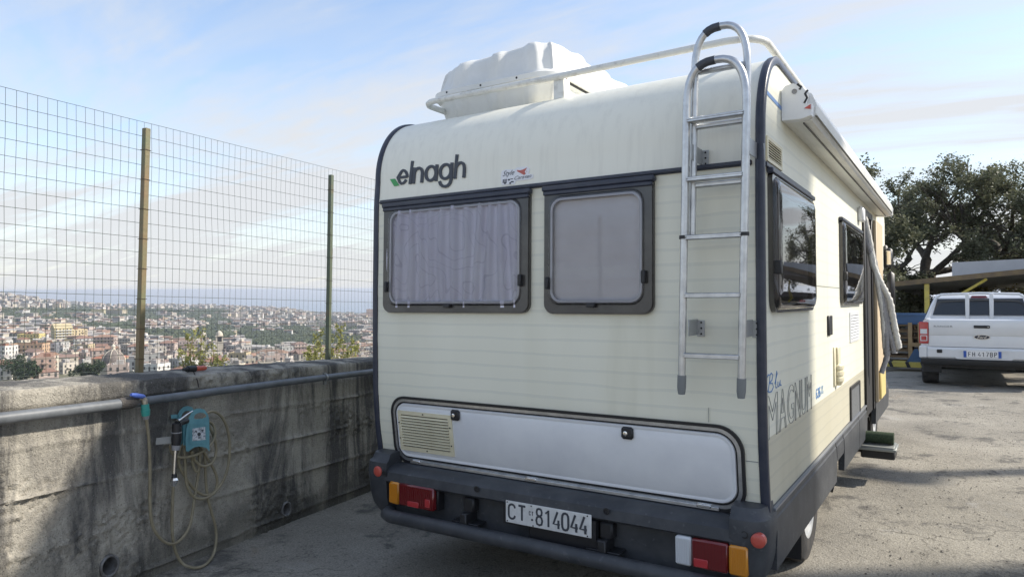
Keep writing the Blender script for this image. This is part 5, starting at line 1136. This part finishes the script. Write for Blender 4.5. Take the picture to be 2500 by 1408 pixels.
# ---------------------------------------------------------------- trees
m_bark = mat('grey_bark', (.055, .045, .036), .9, col2=(.10, .085, .065), scale=12, bump=.6, bscale=30)
m_leaf = leaf_mat('olive_green_leaves', (.080, .092, .054), (.190, .195, .122), .4)
m_leaf_y = leaf_mat('yellowing_leaves', (.10, .09, .025), (.24, .19, .06), .35)
def tree(name, label, base, h, spread, seed, nleaf, lsize, lm, lean=(0, 0), levels=4, gap=.55, trunk_r=.16, bare=.15, low=.25):
    rng = np.random.default_rng(seed); T = thing(name, label, 'tree', base, local=True); wood = MB(); tips = []
    def grow(p, d, ln, r, lv):
        n = 5; P = [p]; q = p; dd = d
        for i in range(n):
            dd = (dd + Vector(rng.normal(size=3))*.16 + Vector((0, 0, .05 if lv < 2 else .0))).normalized(); q = q+dd*(ln/n); P.append(q)
        wood.tube(P, [r*(1-.5*i/n) for i in range(n+1)], 7 if lv < 2 else 5, cap=lv >= levels-1)
        if lv >= levels-2:
            for i in range(1, n+1): tips.append((P[i], lv))
        if lv < levels:
            k = rng.integers(3, 5) if lv else rng.integers(4, 6)
            for j in range(k):
                az = 2*math.pi*(j+rng.uniform(-.3, .3))/k; tilt = rng.uniform(.5, 1.0); up = Vector((0, 0, 1)); ax = dd
                u = ax.orthogonal().normalized(); v = ax.cross(u); nd = (ax*math.cos(tilt)+(u*math.cos(az)+v*math.sin(az))*math.sin(tilt)); nd = Vector((nd.x*spread, nd.y*spread, nd.z)).normalized()
                i = rng.integers(3, n+1); grow(P[i], nd, ln*rng.uniform(.58, .80), r*.55, lv+1)
    grow(Vector((0, 0, 0)), Vector((lean[0], lean[1], 1)).normalized(), h*.34, trunk_r, 0)
    zmax = max(t[0].z for t in tips)
    wood.build('trunk', m_bark, T, angle=70)
    tp = np.array([tuple(t[0]) for t in tips]); keep = tp[:, 2] > low*zmax; tp = tp[keep]
    tp = tp[rng.uniform(size=len(tp)) > bare]
    idx = rng.integers(0, len(tp), nleaf); dv = rng.normal(size=(nleaf, 3)); dv /= np.linalg.norm(dv, axis=1)[:, None]; c = tp[idx]+dv*gap*1.15*np.array([1, 1, .8])*rng.uniform(.05, 1, (nleaf, 1))
    # leave holes where a slow noise is low
    kp = np.array([noise.noise((x*.9+seed, y*.9, z*.9)) > -.10 for x, y, z in c]); c = c[kp]
    link('crown', quads_mesh('crown', leaves(c, lsize, rng, .6), lm), T)
    return T
def Tb(x, y, Y): p = onY(x, y, Y); return (float(p[0]), Y, .1)
tree('oak_tree', 'dense dark tree rising beside the camper awning', (-2.1, 25.5, .1), 6.9, 1.0, 11, 52000, .10, m_leaf, (.02, 0), trunk_r=.22, gap=.34)
tree('oak_tree', 'sprawling tree with bare crooked branches over the carport', (-1.45, 28.0, .1), 9.2, 1.1, 23, 56000, .10, m_leaf, (.30, .1), gap=.36, trunk_r=.26, bare=.22, low=.12)
tree('oak_tree', 'wide dark tree rising behind the pickup cab', (1.5, 28.5, .1), 8.6, 1.05, 35, 56000, .10, m_leaf, (.05, .1), gap=.38, trunk_r=.22, bare=.12, low=.1)
tree('hedge_bush', 'yellowing bush above the pale panel behind the carport', (.9, 25.0, .1), 2.7, 1.5, 52, 14000, .10, m_leaf_y, (0, 0), gap=.38, trunk_r=.08, low=.3)
tree('dark_bush', 'low dark bush under the big tree beside the carport end', (-1.6, 24.0, .1), 2.6, 1.5, 57, 14000, .11, m_leaf, (0, 0), gap=.40, trunk_r=.08, low=.1)
tree('back_bush', 'low dark bush seen through the carport', (.6, 28.0, .1), 2.4, 1.6, 58, 14000, .12, m_leaf, (0, 0), gap=.45, trunk_r=.08, low=.1)

tree('oak_tree', 'roadside tree whose shade falls in front of the pickup', (7.4, 18.4, .1), 7.4, 1.1, 77, 16000, .15, m_leaf, (0, 0), gap=.42, trunk_r=.2)
# ---------------------------------------------------------------- unseen things set sunward of the yard to throw the shade on it
sd = nrm((sx, sy, 0)); sh = np.array([-.707, 4.28, 0])+sd*8.2
X0_, Y1_ = float(sh[0]), float(sh[1])  # added shade block, kept narrow so ground behind the camera stays sunlit
bl_ = thing('shade_tower', 'tall narrow rendered tower added out of view to shade the camper flank', 'tower', (X0_+.8, Y1_-1.1, 0))
q = MB(); q.box(X0_, X0_+1.6, Y1_-2.3, Y1_, -.3, 8.8, .02); q.build('wall', mat('ochre_render', (.45, .38, .28), .9, col2=(.36, .30, .22), scale=.8), bl_)
q = MB(); q.add([(X0_-.15, Y1_-2.45, 8.8), (X0_+1.75, Y1_-2.45, 8.8), (X0_+1.75, Y1_+.1, 8.8), (X0_-.15, Y1_+.1, 8.8), (X0_+.8, Y1_-1.15, 9.2)], [(0, 1, 4), (1, 2, 4), (2, 3, 4), (3, 0, 4), (3, 2, 1, 0)]); q.build('roof', mat('grey_roof', (.25, .24, .23), .8), bl_)
q = MB(); q.box(X0_-.02, X0_+.01, Y1_-1.7, Y1_-.6, 0, 2.1, .005); q.build('door', mat('grey_door', (.2, .21, .22), .5), bl_)
pb = np.array([-.15, 7.2, 0])+sd*6.3
up_ = thing('lamp_post', 'thick grey lamp post beside the yard casting a long shadow', 'lamp post', (float(pb[0]), float(pb[1]), 0), local=True)
q = MB(); q.tube([(0, 0, -.1), (0, 0, 2.5), (0, 0, 5.3)], [.16, .14, .12], 14); q.build('mast', mat('cast_concrete', (.35, .34, .32), .85), up_)
q = MB(); q.box(-.35, .35, -.22, .22, 5.25, 5.55, .08); q.build('lamp_head', m_pb, up_)

# ---------------------------------------------------------------- loose grit on the yard floor
gv_ = MB(); rng_ = np.random.default_rng(4)
for _ in range(2600):
    x = rng_.uniform(-.6, 3.2); y = rng_.uniform(3.4, 12); r = rng_.uniform(.003, .009)*(1+.5*(rng_.random() < .06))
    z = ground_z(x, y)+.004; b = [(x+r*rng_.uniform(.6, 1.2)*a, y+r*rng_.uniform(.6, 1.2)*c, z+r*rng_.uniform(.4, .8)*e) for a, c, e in ((1, 0, 0), (0, 1, 0), (-1, 0, 0), (0, -1, 0), (0, 0, 1))]
    gv_.add(b, [(0, 1, 4), (1, 2, 4), (2, 3, 4), (3, 0, 4)])
for _ in range(700):
    x = rng_.uniform(-3.9, -1); y = rng_.uniform(1.8, 3.4); r = rng_.uniform(.002, .006)
    z = ground_z(x, y)+.004; b = [(x+r*a, y+r*rng_.uniform(.6, 1.2)*c, z+r*.6*e) for a, c, e in ((1, 0, 0), (0, 1, 0), (-1, 0, 0), (0, -1, 0), (0, 0, 1))]
    gv_.add(b, [(0, 1, 4), (1, 2, 4), (2, 3, 4), (3, 0, 4)])
tag(gv_.build('loose_grit', mat('grit_stone', (.22, .20, .17), .9, col2=(.10, .09, .08), scale=30), fix=False, angle=0), 'loose grit scattered over the yard floor', 'grit', kind='stuff')

# ---------------------------------------------------------------- the town below (level axes)
rg = random.Random(21)
m_hw = mat('render_wall', (.6, .55, .45), .9, objcol=True, col2=(.80, .79, .77), scale=.35, mixpos=(.4, .75))
m_hr = mat('terracotta_roof', (.33, .15, .09), .9, objcol=True, col2=(.72, .70, .68), scale=.5, mixpos=(.35, .7))
m_hg = mat('house_openings', (.075, .072, .072), .5)
m_hs = mat('balcony_slab', (.50, .47, .43), .9)
def mark_far(o): FAR.add(o.name); return o
def bmesh_parts(wd, dp, fl, roof, balc, fh=3.0, bays=None):
    H = fl*fh; W_ = MB(); W_.box(-wd/2, wd/2, -dp/2, dp/2, -6, H)
    if roof == 'flat':
        for a, b, c, d in ((-wd/2-.01, wd/2+.01, -dp/2-.01, -dp/2+.25), (-wd/2-.01, wd/2+.01, dp/2-.25, dp/2+.01), (-wd/2-.01, -wd/2+.25, -dp/2+.26, dp/2-.26), (wd/2-.25, wd/2+.01, -dp/2+.26, dp/2-.26)): W_.box(a, b, c, d, H+.001, H+.85)
    R_ = MB(); e = .45
    if roof == 'gable':
        rh = dp*.22; V = [(-wd/2-e, -dp/2-e, H), (wd/2+e, -dp/2-e, H), (wd/2+e, dp/2+e, H), (-wd/2-e, dp/2+e, H), (-wd/2-e, 0, H+rh), (wd/2+e, 0, H+rh)]
        R_.add(V, [(0, 1, 5, 4), (2, 3, 4, 5), (0, 4, 3), (1, 2, 5), (3, 2, 1, 0)])
    elif roof == 'hip':
        rh = min(wd, dp)*.20; k = min(wd, dp)/2; V = [(-wd/2-e, -dp/2-e, H), (wd/2+e, -dp/2-e, H), (wd/2+e, dp/2+e, H), (-wd/2-e, dp/2+e, H), (-(wd/2-k)-.5, 0, H+rh), ((wd/2-k)+.5, 0, H+rh)]
        R_.add(V, [(0, 1, 5, 4), (2, 3, 4, 5), (0, 4, 3), (1, 2, 5), (3, 2, 1, 0)])
    else:
        R_.box(-wd/2+.26, wd/2-.26, -dp/2+.26, dp/2-.26, H-.2, H+.08); x = rg.uniform(-wd*.2, wd*.2); R_.box(x-1.7, x+1.7, -1.5, 1.5, H+.08, H+2.6)
        for _ in range(3): x, y = rg.uniform(-wd*.4, wd*.4), rg.uniform(-dp*.4, dp*.4); R_.lathe([(.55, 0), (.55, 1.2), (.2, 1.3)], (x, y, H+.08), n=8)
    O_ = MB(); S_ = MB(); D_ = []
    for f in range(fl):
        z = f*fh+.9
        for (ln, fn) in ((wd, lambda u, o: (u, -dp/2-o)), (wd, lambda u, o: (u, dp/2+o)), (dp, lambda u, o: (-wd/2-o, u)), (dp, lambda u, o: (wd/2+o, u))):
            n = max(1, int(ln/3.0))
            for k in range(n):
                u = -ln/2+ln*(k+.5)/n; hw_ = .55; zb = z if (k+f) % 3 else z-.85
                a = fn(u-hw_, -.1); b = fn(u+hw_, .05); x0, x1 = sorted((a[0], b[0])); y0, y1 = sorted((a[1], b[1]))
                if f == 0 and rg.random() < .3: continue
                O_.box(x0, x1, y0, y1, zb, z+1.45); D_.append(1)
            if balc and f and ln == wd:
                a = fn(-ln*.46, -.1); b = fn(ln*.46, 1.25); x0, x1 = sorted((a[0], b[0])); y0, y1 = sorted((a[1], b[1])); S_.box(x0, x1, y0, y1, f*fh-.12, f*fh+.10)
                a = fn(-ln*.46, 1.15); b = fn(ln*.46, 1.25); x0, x1 = sorted((a[0], b[0])); y0, y1 = sorted((a[1], b[1])); S_.box(x0, x1, y0, y1, f*fh+.10, f*fh+.85)
            elif rg.random() < .6 and f:
                u = rg.uniform(-.25, .25)*ln; a = fn(u-1.4, -.1); b = fn(u+1.4, 1.0); x0, x1 = sorted((a[0], b[0])); y0, y1 = sorted((a[1], b[1])); S_.box(x0, x1, y0, y1, f*fh-.1, f*fh+.75)
    return W_, R_, O_, S_, H
VAR = []
for k in range(20):
    wd, dp = rg.uniform(6.5, 13.5), rg.uniform(6.5, 10); fl = rg.choice([2, 2, 3, 3, 3, 4]); roof = rg.choice(['gable', 'hip', 'gable', 'flat', 'flat'])
    VAR.append((wd, dp, fl, roof, 0))
for k in range(8): VAR.append((rg.uniform(13, 19), rg.uniform(9, 11.5), rg.choice([4, 5, 5, 6]), 'flat' if k % 3 else 'hip', 1))
VM = []
for v in VAR:
    W_, R_, O_, S_, H = bmesh_parts(*v); VM.append((W_.mesh('wall', m_hw, 0), R_.mesh('roof', m_hr, 0), O_.mesh('windows', m_hg, 0), S_.mesh('balconies', m_hw, 0) if S_.v else None, H))
WC = {'cream': (.58, .52, .42), 'white': (.66, .64, .60), 'pink': (.52, .42, .37), 'grey': (.43, .42, .40), 'ochre': (.54, .44, .28), 'beige': (.53, .48, .41), 'salmon': (.48, .38, .33)}
RCOL = [(.31, .17, .12), (.27, .16, .12), (.34, .21, .15), (.25, .17, .14)]; FCOL = [(.42, .38, .34), (.36, .30, .26), (.46, .43, .40)]
ORD = ['topmost', 'bottom']
def place_house(x, d, vi, rz, col, label, group, name='town_house', cat='house', roofc=None, dz=0):
    me = VM[vi]; p = farp(x, d, land_h(x, d)+dz); t = thing(name, label, cat, p, group, local=True, rotz=rz); mark_far(t)
    for nm, m_ in zip(('wall', 'roof', 'windows', 'balconies'), me[:4]):
        if m_ is None: continue
        o = link(nm, m_, t)
        if nm in ('wall', 'balconies'): o.color = (*col, 1)
        if nm == 'roof': o.color = (*(roofc or (rg.choice(RCOL) if VAR[vi][3] != 'flat' else rg.choice(FCOL))), 1)
        if nm in ('windows', 'balconies'): o['kind'] = 'stuff'
    return t
faceang = math.atan2(fwl.y, fwl.x) - math.pi/2          # a house with this turn shows its front (-Y) to the camera
# --- landmark blocks
LM = []
def landmark(name, label, x, d, wd, dp, fl, roof, balc, col, rz, cat='building', roofc=None, slabc=None, dz=0):
    W_, R_, O_, S_, H = bmesh_parts(wd, dp, fl, roof, balc); p = farp(x, d, land_h(x, d)+dz); t = thing(name, label, cat, p, None, local=True, rotz=faceang+rz); mark_far(t)
    o = W_.build('wall', m_hw, t, angle=0); o.color = (*col, 1); o = R_.build('roof', m_hr, t, angle=0); o.color = (*(roofc or RCOL[0]), 1)
    tag(O_.build('windows', m_hg, t, angle=0), kind='stuff')
    if S_.v: o = S_.build('balconies', m_hw, t, angle=0); o.color = (*(slabc or col), 1); o['kind'] = 'stuff'
    LM.append((x, d, max(wd, dp))); return t
landmark('apartment_block', 'tall cream apartment block with blank sunlit gable', 150, 790, 17, 22, 7, 'gable', 1, (.66, .56, .32), .75, roofc=(.60, .50, .30), slabc=(.72, .71, .68))
landmark('apartment_block', 'cream stepped block attached behind the tall cream apartment block', 190, 815, 16, 16, 6, 'flat', 0, (.66, .55, .36), .75)
landmark('apartment_block', 'yellow apartment block with balconies beside the tall cream block', 76, 760, 22, 12, 5, 'flat', 1, (.62, .52, .22), .1)
landmark('apartment_block', 'orange apartment block with long balcony bands', 72, 560, 24, 13, 5, 'flat', 1, (.50, .34, .22), .18, slabc=(.54, .39, .27))
landmark('apartment_block', 'dark grey apartment block beside the orange banded block', 117, 575, 13, 14, 5, 'flat', 1, (.24, .24, .26), .4, slabc=(.30, .30, .31))
landmark('apartment_block', 'white banded block at the edge beside the orange block', 5, 520, 15, 12, 5, 'flat', 1, (.60, .58, .54), -.1)
landmark('town_hall', 'long pale two storey building with brown hipped roof', 665, 610, 30, 16, 3, 'hip', 0, (.60, .55, .46), -.15, roofc=(.26, .17, .12))
landmark('apartment_block', 'pale yellow far apartment block above the woods', 240, 2050, 34, 18, 7, 'flat', 1, (.62, .55, .34), .3)
landmark('apartment_block', 'long beige far apartment block beside the pale yellow far block', 285, 2120, 60, 18, 7, 'flat', 1, (.58, .50, .36), -.3)
landmark('apartment_block', 'pink far tower block next to the camper edge', 903, 2700, 26, 20, 14, 'flat', 0, (.50, .36, .30), .3)
landmark('apartment_block', 'grey slab block behind the dark fence post', 822, 1350, 15, 14, 5, 'flat', 1, (.36, .37, .40), .2)
landmark('town_house', 'house with wide red tiled roof behind the dome', 270, 470, 19, 13, 3, 'hip', 0, (.58, .45, .30), .1, roofc=(.40, .18, .12))
landmark('town_house', 'salmon house beside the dark green trees above the wall', 105, 400, 11, 10, 4, 'flat', 0, (.50, .36, .29), .5)
landmark('town_house', 'white house with tiled roof at the picture edge above the wall', 8, 395, 13, 11, 3, 'gable', 0, (.64, .61, .56), .2)
# church dome and bell tower
def church(x, d):
    p = farp(x, d, land_h(x, d)); t = thing('church_dome', 'grey church dome with pale ribs just above the wall', 'dome', p, None, local=True, rotz=faceang); mark_far(t)
    m_st = mat('pale_stone', (.58, .52, .42), .9, col2=(.46, .41, .33), scale=.6)
    q = MB(); q.lathe([(6.4, -6), (6.4, 8.0), (6.8, 8.2), (6.8, 8.9), (6.2, 9.0)], (0, 0, 0), n=32); q.build('drum', m_st, t)
    pr = [(6.1*math.cos(a), 9.0+7.6*math.sin(a)) for a in np.linspace(0, 1.47, 14)]; q = MB(); q.lathe(pr, (0, 0, 0), n=32); q.build('dome_shell', mat('dome_lead', (.20, .165, .14), .7, col2=(.15, .125, .11), scale=.8), t, angle=60)
    for k in range(8):
        a = 2*math.pi*(k+.3)/8; q = MB(); q.tube([((r+.05)*math.cos(a), (r+.05)*math.sin(a), z) for r, z in pr], .22, 5); q.build('rib', m_st, t)
    q = MB(); q.lathe([(1.0, 16.4), (1.0, 18.2), (1.25, 18.3), (.9, 19), (.1, 20)], (0, 0, 0), n=12); q.build('lantern', m_st, t)
church(276, 395)
def belltower(x, d, lab, sc=1.0):
    p = farp(x, d, land_h(x, d)+5); t = thing('bell_tower', lab, 'bell tower', p, None, local=True, rotz=faceang+.45); mark_far(t)
    m_st = mat('pale_stone', (.58, .52, .42), .9, col2=(.46, .41, .33), scale=.6); q = MB(); q.box(-2.6*sc, 2.6*sc, -2.6*sc, 2.6*sc, -6, 13, 0); q.box(-2.9*sc, 2.9*sc, -2.9*sc, 2.9*sc, 13.0, 13.6)
    for a in (-1, 1):
        for b in (-1, 1): q.box(a*2.0*sc-.6, a*2.0*sc+.6, b*2.0*sc-.6, b*2.0*sc+.6, 13.6, 18)
    q.box(-2.8*sc, 2.8*sc, -2.8*sc, 2.8*sc, 18, 18.7); q.build('shaft', m_st, t)
    q = MB(); q.box(-1.5*sc, 1.5*sc, -1.5*sc, 1.5*sc, 13.61, 17.9); q.build('belfry', m_hg, t)
    q = MB(); q.lathe([(2.4*sc*math.cos(a), 18.7+3.4*sc*math.sin(a)) for a in np.linspace(0, 1.45, 9)], (0, 0, 0), n=16); q.lathe([(.2, 0), (.05, 1.6)], (0, 0, 18.7+3.3*sc), n=6); q.build('cupola', m_st, t, angle=60)
belltower(535, 585, 'pale stone bell tower with small cupola beside the weeds', 1.15); belltower(497, 640, 'second smaller bell tower partly behind the weeds', .8)
# --- individual houses
zones = [(-80, 'at the fence edge'), (60, 'below the yellow apartment block'), (150, 'between orange block and dome'), (250, 'around the church dome'), (355, 'behind the rusty fence post'), (430, 'just past the rusty fence post'), (520, 'around the bell towers'), (620, 'past the bell towers'), (700, 'below the green groves'), (790, 'in front of the dark fence post'), (1100, 'between dark post and camper')]
def zone(x):
    for a, b in zones:
        if x <= a: return b
    return zones[-1][1]
green = lambda x, y: (200 < x < 332 and 792 < y < 812) or (350 < x < 885 and 797 + (14 if x < 480 else 0) < y < (860 if x > 600 else 838) + 5*math.sin(x*.05)) or (-150 < x < 560 and 752 < y < 788 and noise.noise((x*.022, y*.16, 2.2)) < .22)
placed = []; nH = 0; cand = []
d = 372.0
while d < 1500:
    stepx = 16*F/d; x = -75+rg.uniform(0, stepx)
    while x < 985:
        xx = x+rg.uniform(-.25, .25)*stepx; dd = d+rg.uniform(-5, 5); yy = 704-F*land_h(xx, dd)/dd
        if not green(xx, yy) and rg.random() < .93: cand.append((xx, dd))
        x += stepx*rg.uniform(.82, 1.25)
    d += 15.5+d*.012
cand = [c for c in cand if not any(abs(c[0]-l[0])*c[1]/F < l[2]*.62+7 and abs(c[1]-l[1]) < l[2]*.5+8 for l in LM) and not (abs(c[0]-276)*c[1]/F < 13 and abs(c[1]-395) < 18) and not (c[1] < 470 and (15 < c[0] < 92 or 190 < c[0] < 245) and c[1] > 360)]
near = cand[:296]; rest = cand[296:]
for (x, d) in near:
    vi = rg.randrange(20) if rg.random() < .82 or d < 520 else 20+rg.randrange(8)
    cn = rg.choices(list(WC), [5, 4, 3, 2, 1.6, 4, 2])[0]; bf_ = rg.uniform(.82, 1.05); c = tuple(v*bf_ for v in WC[cn]); roof = VAR[vi][3]
    lab = '%s %s house with %s roof %s' % (cn, {2: 'two storey', 3: 'three storey', 4: 'four storey', 5: 'five storey', 6: 'six storey'}[VAR[vi][2]], 'flat' if roof == 'flat' else 'tiled '+('hipped' if roof == 'hip' else 'gabled'), zone(x))
    place_house(x, d, vi, faceang+rg.choice([0, .25, -.2, .5, .75, -.45])+rg.uniform(-.1, .1), c, lab, lab)
# --- farther town, too small to tell house from house
def cloud_of_boxes(name, label, pts, m_):
    rng = np.random.default_rng(5); B = np.array([(-1,-1,0),(1,-1,0),(1,1,0),(-1,1,0),(-1,-1,1),(1,-1,1),(1,1,1),(-1,1,1)], float); FQ = np.array([(4,5,6,7),(0,1,5,4),(1,2,6,5),(2,3,7,6),(3,0,4,7)])
    V = []; Q = []; C_ = []
    def add(p, w_, dp_, z0, z1, a, c):
        b = B.copy(); ca, sa = math.cos(a), math.sin(a); X = b[:, 0]*w_/2; Y = b[:, 1]*dp_/2; P = np.stack([p[0]+X*ca-Y*sa, p[1]+X*sa+Y*ca, p[2]+np.where(b[:, 2] > 0, z1, z0)], 1); o = len(V)*8; V.append(P); Q.append(FQ+o); C_.append(np.tile(np.array([*c, 1.0]), (8, 1)))
    for (x, d, sc) in pts:
        w_ = rng.uniform(10, 22)*sc; dp_ = rng.uniform(9, 14)*sc; fl = rng.choice([2, 3, 3, 4, 5, 6]) if sc > 1 else rng.choice([2, 2, 3, 3, 4]); h = fl*3.1; a = faceang+rng.uniform(-.6, .6); key = rng.choice(list(WC), p=[.22, .26, .12, .1, .06, .18, .06]); c = np.array(WC[key])*rng.uniform(.8, 1.08)
        p = farp(x, d, land_h(x, d)); add(p, w_, dp_, -8, h, a, c)
        rc = (.31, .20, .15) if rng.random() < .38 else (.40, .37, .34); add(p, w_+.8, dp_+.8, h+.01, h+(.9 if rng.random() < .5 else 1.5), a, rc)
        for f in range(1, fl+1): add(p, w_*.86, dp_+.35, f*3.1-2.2, f*3.1-.8, a, np.array((.10, .095, .095))*rng.uniform(.8, 1.5)); add(p, w_+.35, dp_*.8, f*3.1-2.2, f*3.1-.8, a, (.10, .095, .095)) if rng.random() < .5 else None
        if rng.random() < .35: add(p, 3.5, 3.5, h, h+3.2, a, c)
    V = np.concatenate(V); Q = np.concatenate(Q); C_ = np.concatenate(C_); me = bpy.data.meshes.new(name); me.from_pydata(V.tolist(), [], Q.tolist()); at = me.color_attributes.new('paint', 'FLOAT_COLOR', 'POINT'); at.data.foreach_set('color', C_.ravel().astype(np.float32)); me.materials.append(m_)
    o = bpy.data.objects.new(name, me); COL.objects.link(o); tag(o, label, 'town', kind='stuff'); mark_far(o)
m_ft = bpy.data.materials.new('far_town_paint'); m_ft.use_nodes = True; ca_ = m_ft.node_tree.nodes.new('ShaderNodeVertexColor'); ca_.layer_name = 'paint'; m_ft.node_tree.links.new(ca_.outputs[0], m_ft.node_tree.nodes['Principled BSDF'].inputs['Base Color']); m_ft.node_tree.nodes['Principled BSDF'].inputs['Roughness'].default_value = .9
pts = [(x, d, 1.0) for x, d in rest]
woods = []
rs = np.random.default_rng(9)
for _ in range(7000):
    x = rs.uniform(-90, 990); d = float(np.exp(rs.uniform(math.log(1350), math.log(4450)))); y = 704-F*land_h(x, d)/d; g_ = green(x, y)
    dens = noise.noise((x*.012, d*.0016, 4.0))
    if g_:
        if rs.random() < .05: pts.append((x, d, 1.0))
        continue
    if x < 330:
        if dens > -.02 and rs.random() < .55: pts.append((x, d, 1.15))
    elif rs.random() < (.62 if dens > -.22 else .12): pts.append((x, d, 1.25 if d > 2200 else 1.0))
cloud_of_boxes('far_town', 'pale far town spread over the slopes down to the sea', pts, m_ft)
# --- woods and groves
def cloud_of_crowns(name, label, spots, m_):
    bm = bmesh.new(); bmesh.ops.create_icosphere(bm, subdivisions=2, radius=1.0); B = np.array([v.co[:] for v in bm.verts]); T = np.array([[v.index for v in f.verts] for f in bm.faces]); bm.free()
    rng = np.random.default_rng(12); V = []; Q = []
    for i, (x, d, r) in enumerate(spots):
        p = farp(x, d, land_h(x, d)); jit = 1+rng.normal(size=(len(B), 1))*.16; P = B*jit*np.array([r, r, r*rng.uniform(.7, 1.1)])+np.array([p[0], p[1], p[2]+r*.55]); V.append(P); Q.append(T+i*len(B))
    me = bpy.data.meshes.new(name); me.from_pydata(np.concatenate(V).tolist(), [], np.concatenate(Q).tolist()); me.materials.append(m_); o = bpy.data.objects.new(name, me); COL.objects.link(o); tag(o, label, 'woods', kind='stuff'); mark_far(o)
m_gr = mat('far_foliage', (.028, .040, .020), .9, col2=(.068, .084, .040), scale=.05, mixpos=(.35, .7), bump=1.0, bscale=.6, detail=8)
sp_ = []
for _ in range(26000):
    x = rs.uniform(-90, 990); d = float(np.exp(rs.uniform(math.log(560), math.log(3600)))); y = 704-F*land_h(x, d)/d
    if green(x, y):
        big = 350 < x < 885 and y > 795
        if rs.random() < .85 and noise.noise((x*.03, d*.006, 1)) > (-.42 if not big else -.30): sp_.append((x, d, rs.uniform(2.0, 4.2) if big else rs.uniform(3, 6.5)))
    elif rs.random() < ((.22 if noise.noise((x*.02, d*.003, 7)) > .05 else .07) if d > 900 else .05): sp_.append((x, d, rs.uniform(2.5, 6.0)))
for _ in range(8500):
    x = rs.uniform(350, 885); d = rs.uniform(860, 1720); y = 704-F*land_h(x, d)/d
    if green(x, y) and noise.noise((x*.03, d*.006, 1)) > -.35: sp_.append((x, d, rs.uniform(2.4, 5.0)))
for _ in range(9000):
    x = rs.uniform(-95, 570); d = float(np.exp(rs.uniform(math.log(1250), math.log(2900)))); y = 704-F*land_h(x, d)/d
    if green(x, y) and noise.noise((x*.02, d*.004, 3)) > -.38: sp_.append((x, d, rs.uniform(4, 8)))
for _ in range(1200):
    x = rs.uniform(200, 332); d = rs.uniform(1050, 1450); y = 704-F*land_h(x, d)/d
    if green(x, y): sp_.append((x, d, rs.uniform(2.2, 4.0)))
cloud_of_crowns('far_woods', 'dark green groves and woods between the districts of the town', sp_, m_gr)
# trees one can tell apart just above the wall
m_tl = leaf_mat('town_tree_leaves', (.018, .034, .014), (.055, .085, .035), .2)
def town_tree(x, d, r, lab, seed):
    rng = np.random.default_rng(seed); p = farp(x, d, land_h(x, d)); t = thing('town_tree', lab, 'tree', p, 'single trees in the town', local=True); mark_far(t)
    q = MB(); q.tube([(0, 0, -2), (.2, 0, r*.6), (.1, .2, r*1.3)], [.5, .4, .2], 7); q.build('trunk', m_bark, t)
    cc = rng.normal(size=(14, 3))*np.array([.5, .5, .35])*r+np.array([0, 0, r*1.25]); idx = rng.integers(0, 14, 2600); dv = rng.normal(size=(2600, 3)); dv /= np.linalg.norm(dv, axis=1)[:, None]; c = cc[idx]+dv*(r*.42)*rng.uniform(.6, 1, (2600, 1))
    link('crown', quads_mesh('crown', leaves(c, .85, rng, .7), m_tl), t)
for i, (x, d, r, lab) in enumerate([(38, 385, 6.5, 'tall dark green tree above the wall beside the white edge house'), (60, 372, 5.5, 'broad dark green tree above the wall below the orange block'), (82, 365, 4.5, 'small green tree above the wall next to the salmon house'), (200, 370, 4.6, 'rounded green tree above the wall left of the dome'), (228, 375, 5.2, 'bushy dark tree above the wall touching the dome'), (362, 430, 4.2, 'round grey-green tree beside the rusty fence post'), (640, 520, 4.0, 'palm-green tree in front of the long hipped roof'), (100, 640, 4.5, 'dark tree between the yellow and the orange blocks'), (440, 700, 4.5, 'dark tree above the tiled roofs past the rusty post')]): town_tree(x, d, r, lab, 60+i)

# ---------------------------------------------------------------- the air between here and the sea
hz = MB(); R_H = 64000; hz.box(-R_H, R_H, -R_H, R_H, SEA-3, 14)
hzm = bpy.data.materials.new('sea_haze'); hzm.use_nodes = True; ht = hzm.node_tree; ht.nodes.clear(); ho = ht.nodes.new('ShaderNodeOutputMaterial'); hv = ht.nodes.new('ShaderNodeVolumePrincipled')
hv.inputs['Color'].default_value = (.86, .91, 1.0, 1); hv.inputs['Density'].default_value = 1.05e-4; hv.inputs['Anisotropy'].default_value = .2; ht.links.new(hv.outputs[0], ho.inputs['Volume'])
hzo = hz.build('haze', hzm, angle=0); tag(hzo, 'thin pale haze over the town and the sea', 'haze', kind='stuff'); FAR.add(hzo.name)

# ---------------------------------------------------------------- lay the yard on its slope
for o in list(SC.objects):
    if o.parent is None and o.name not in FAR and o.type in ('MESH', 'EMPTY'):
        o.matrix_basis = TILT @ o.matrix_basis
    if '_local' in o: del o['_local']
so.matrix_world = (TILT.to_quaternion().to_matrix().to_4x4()) @ so.matrix_world
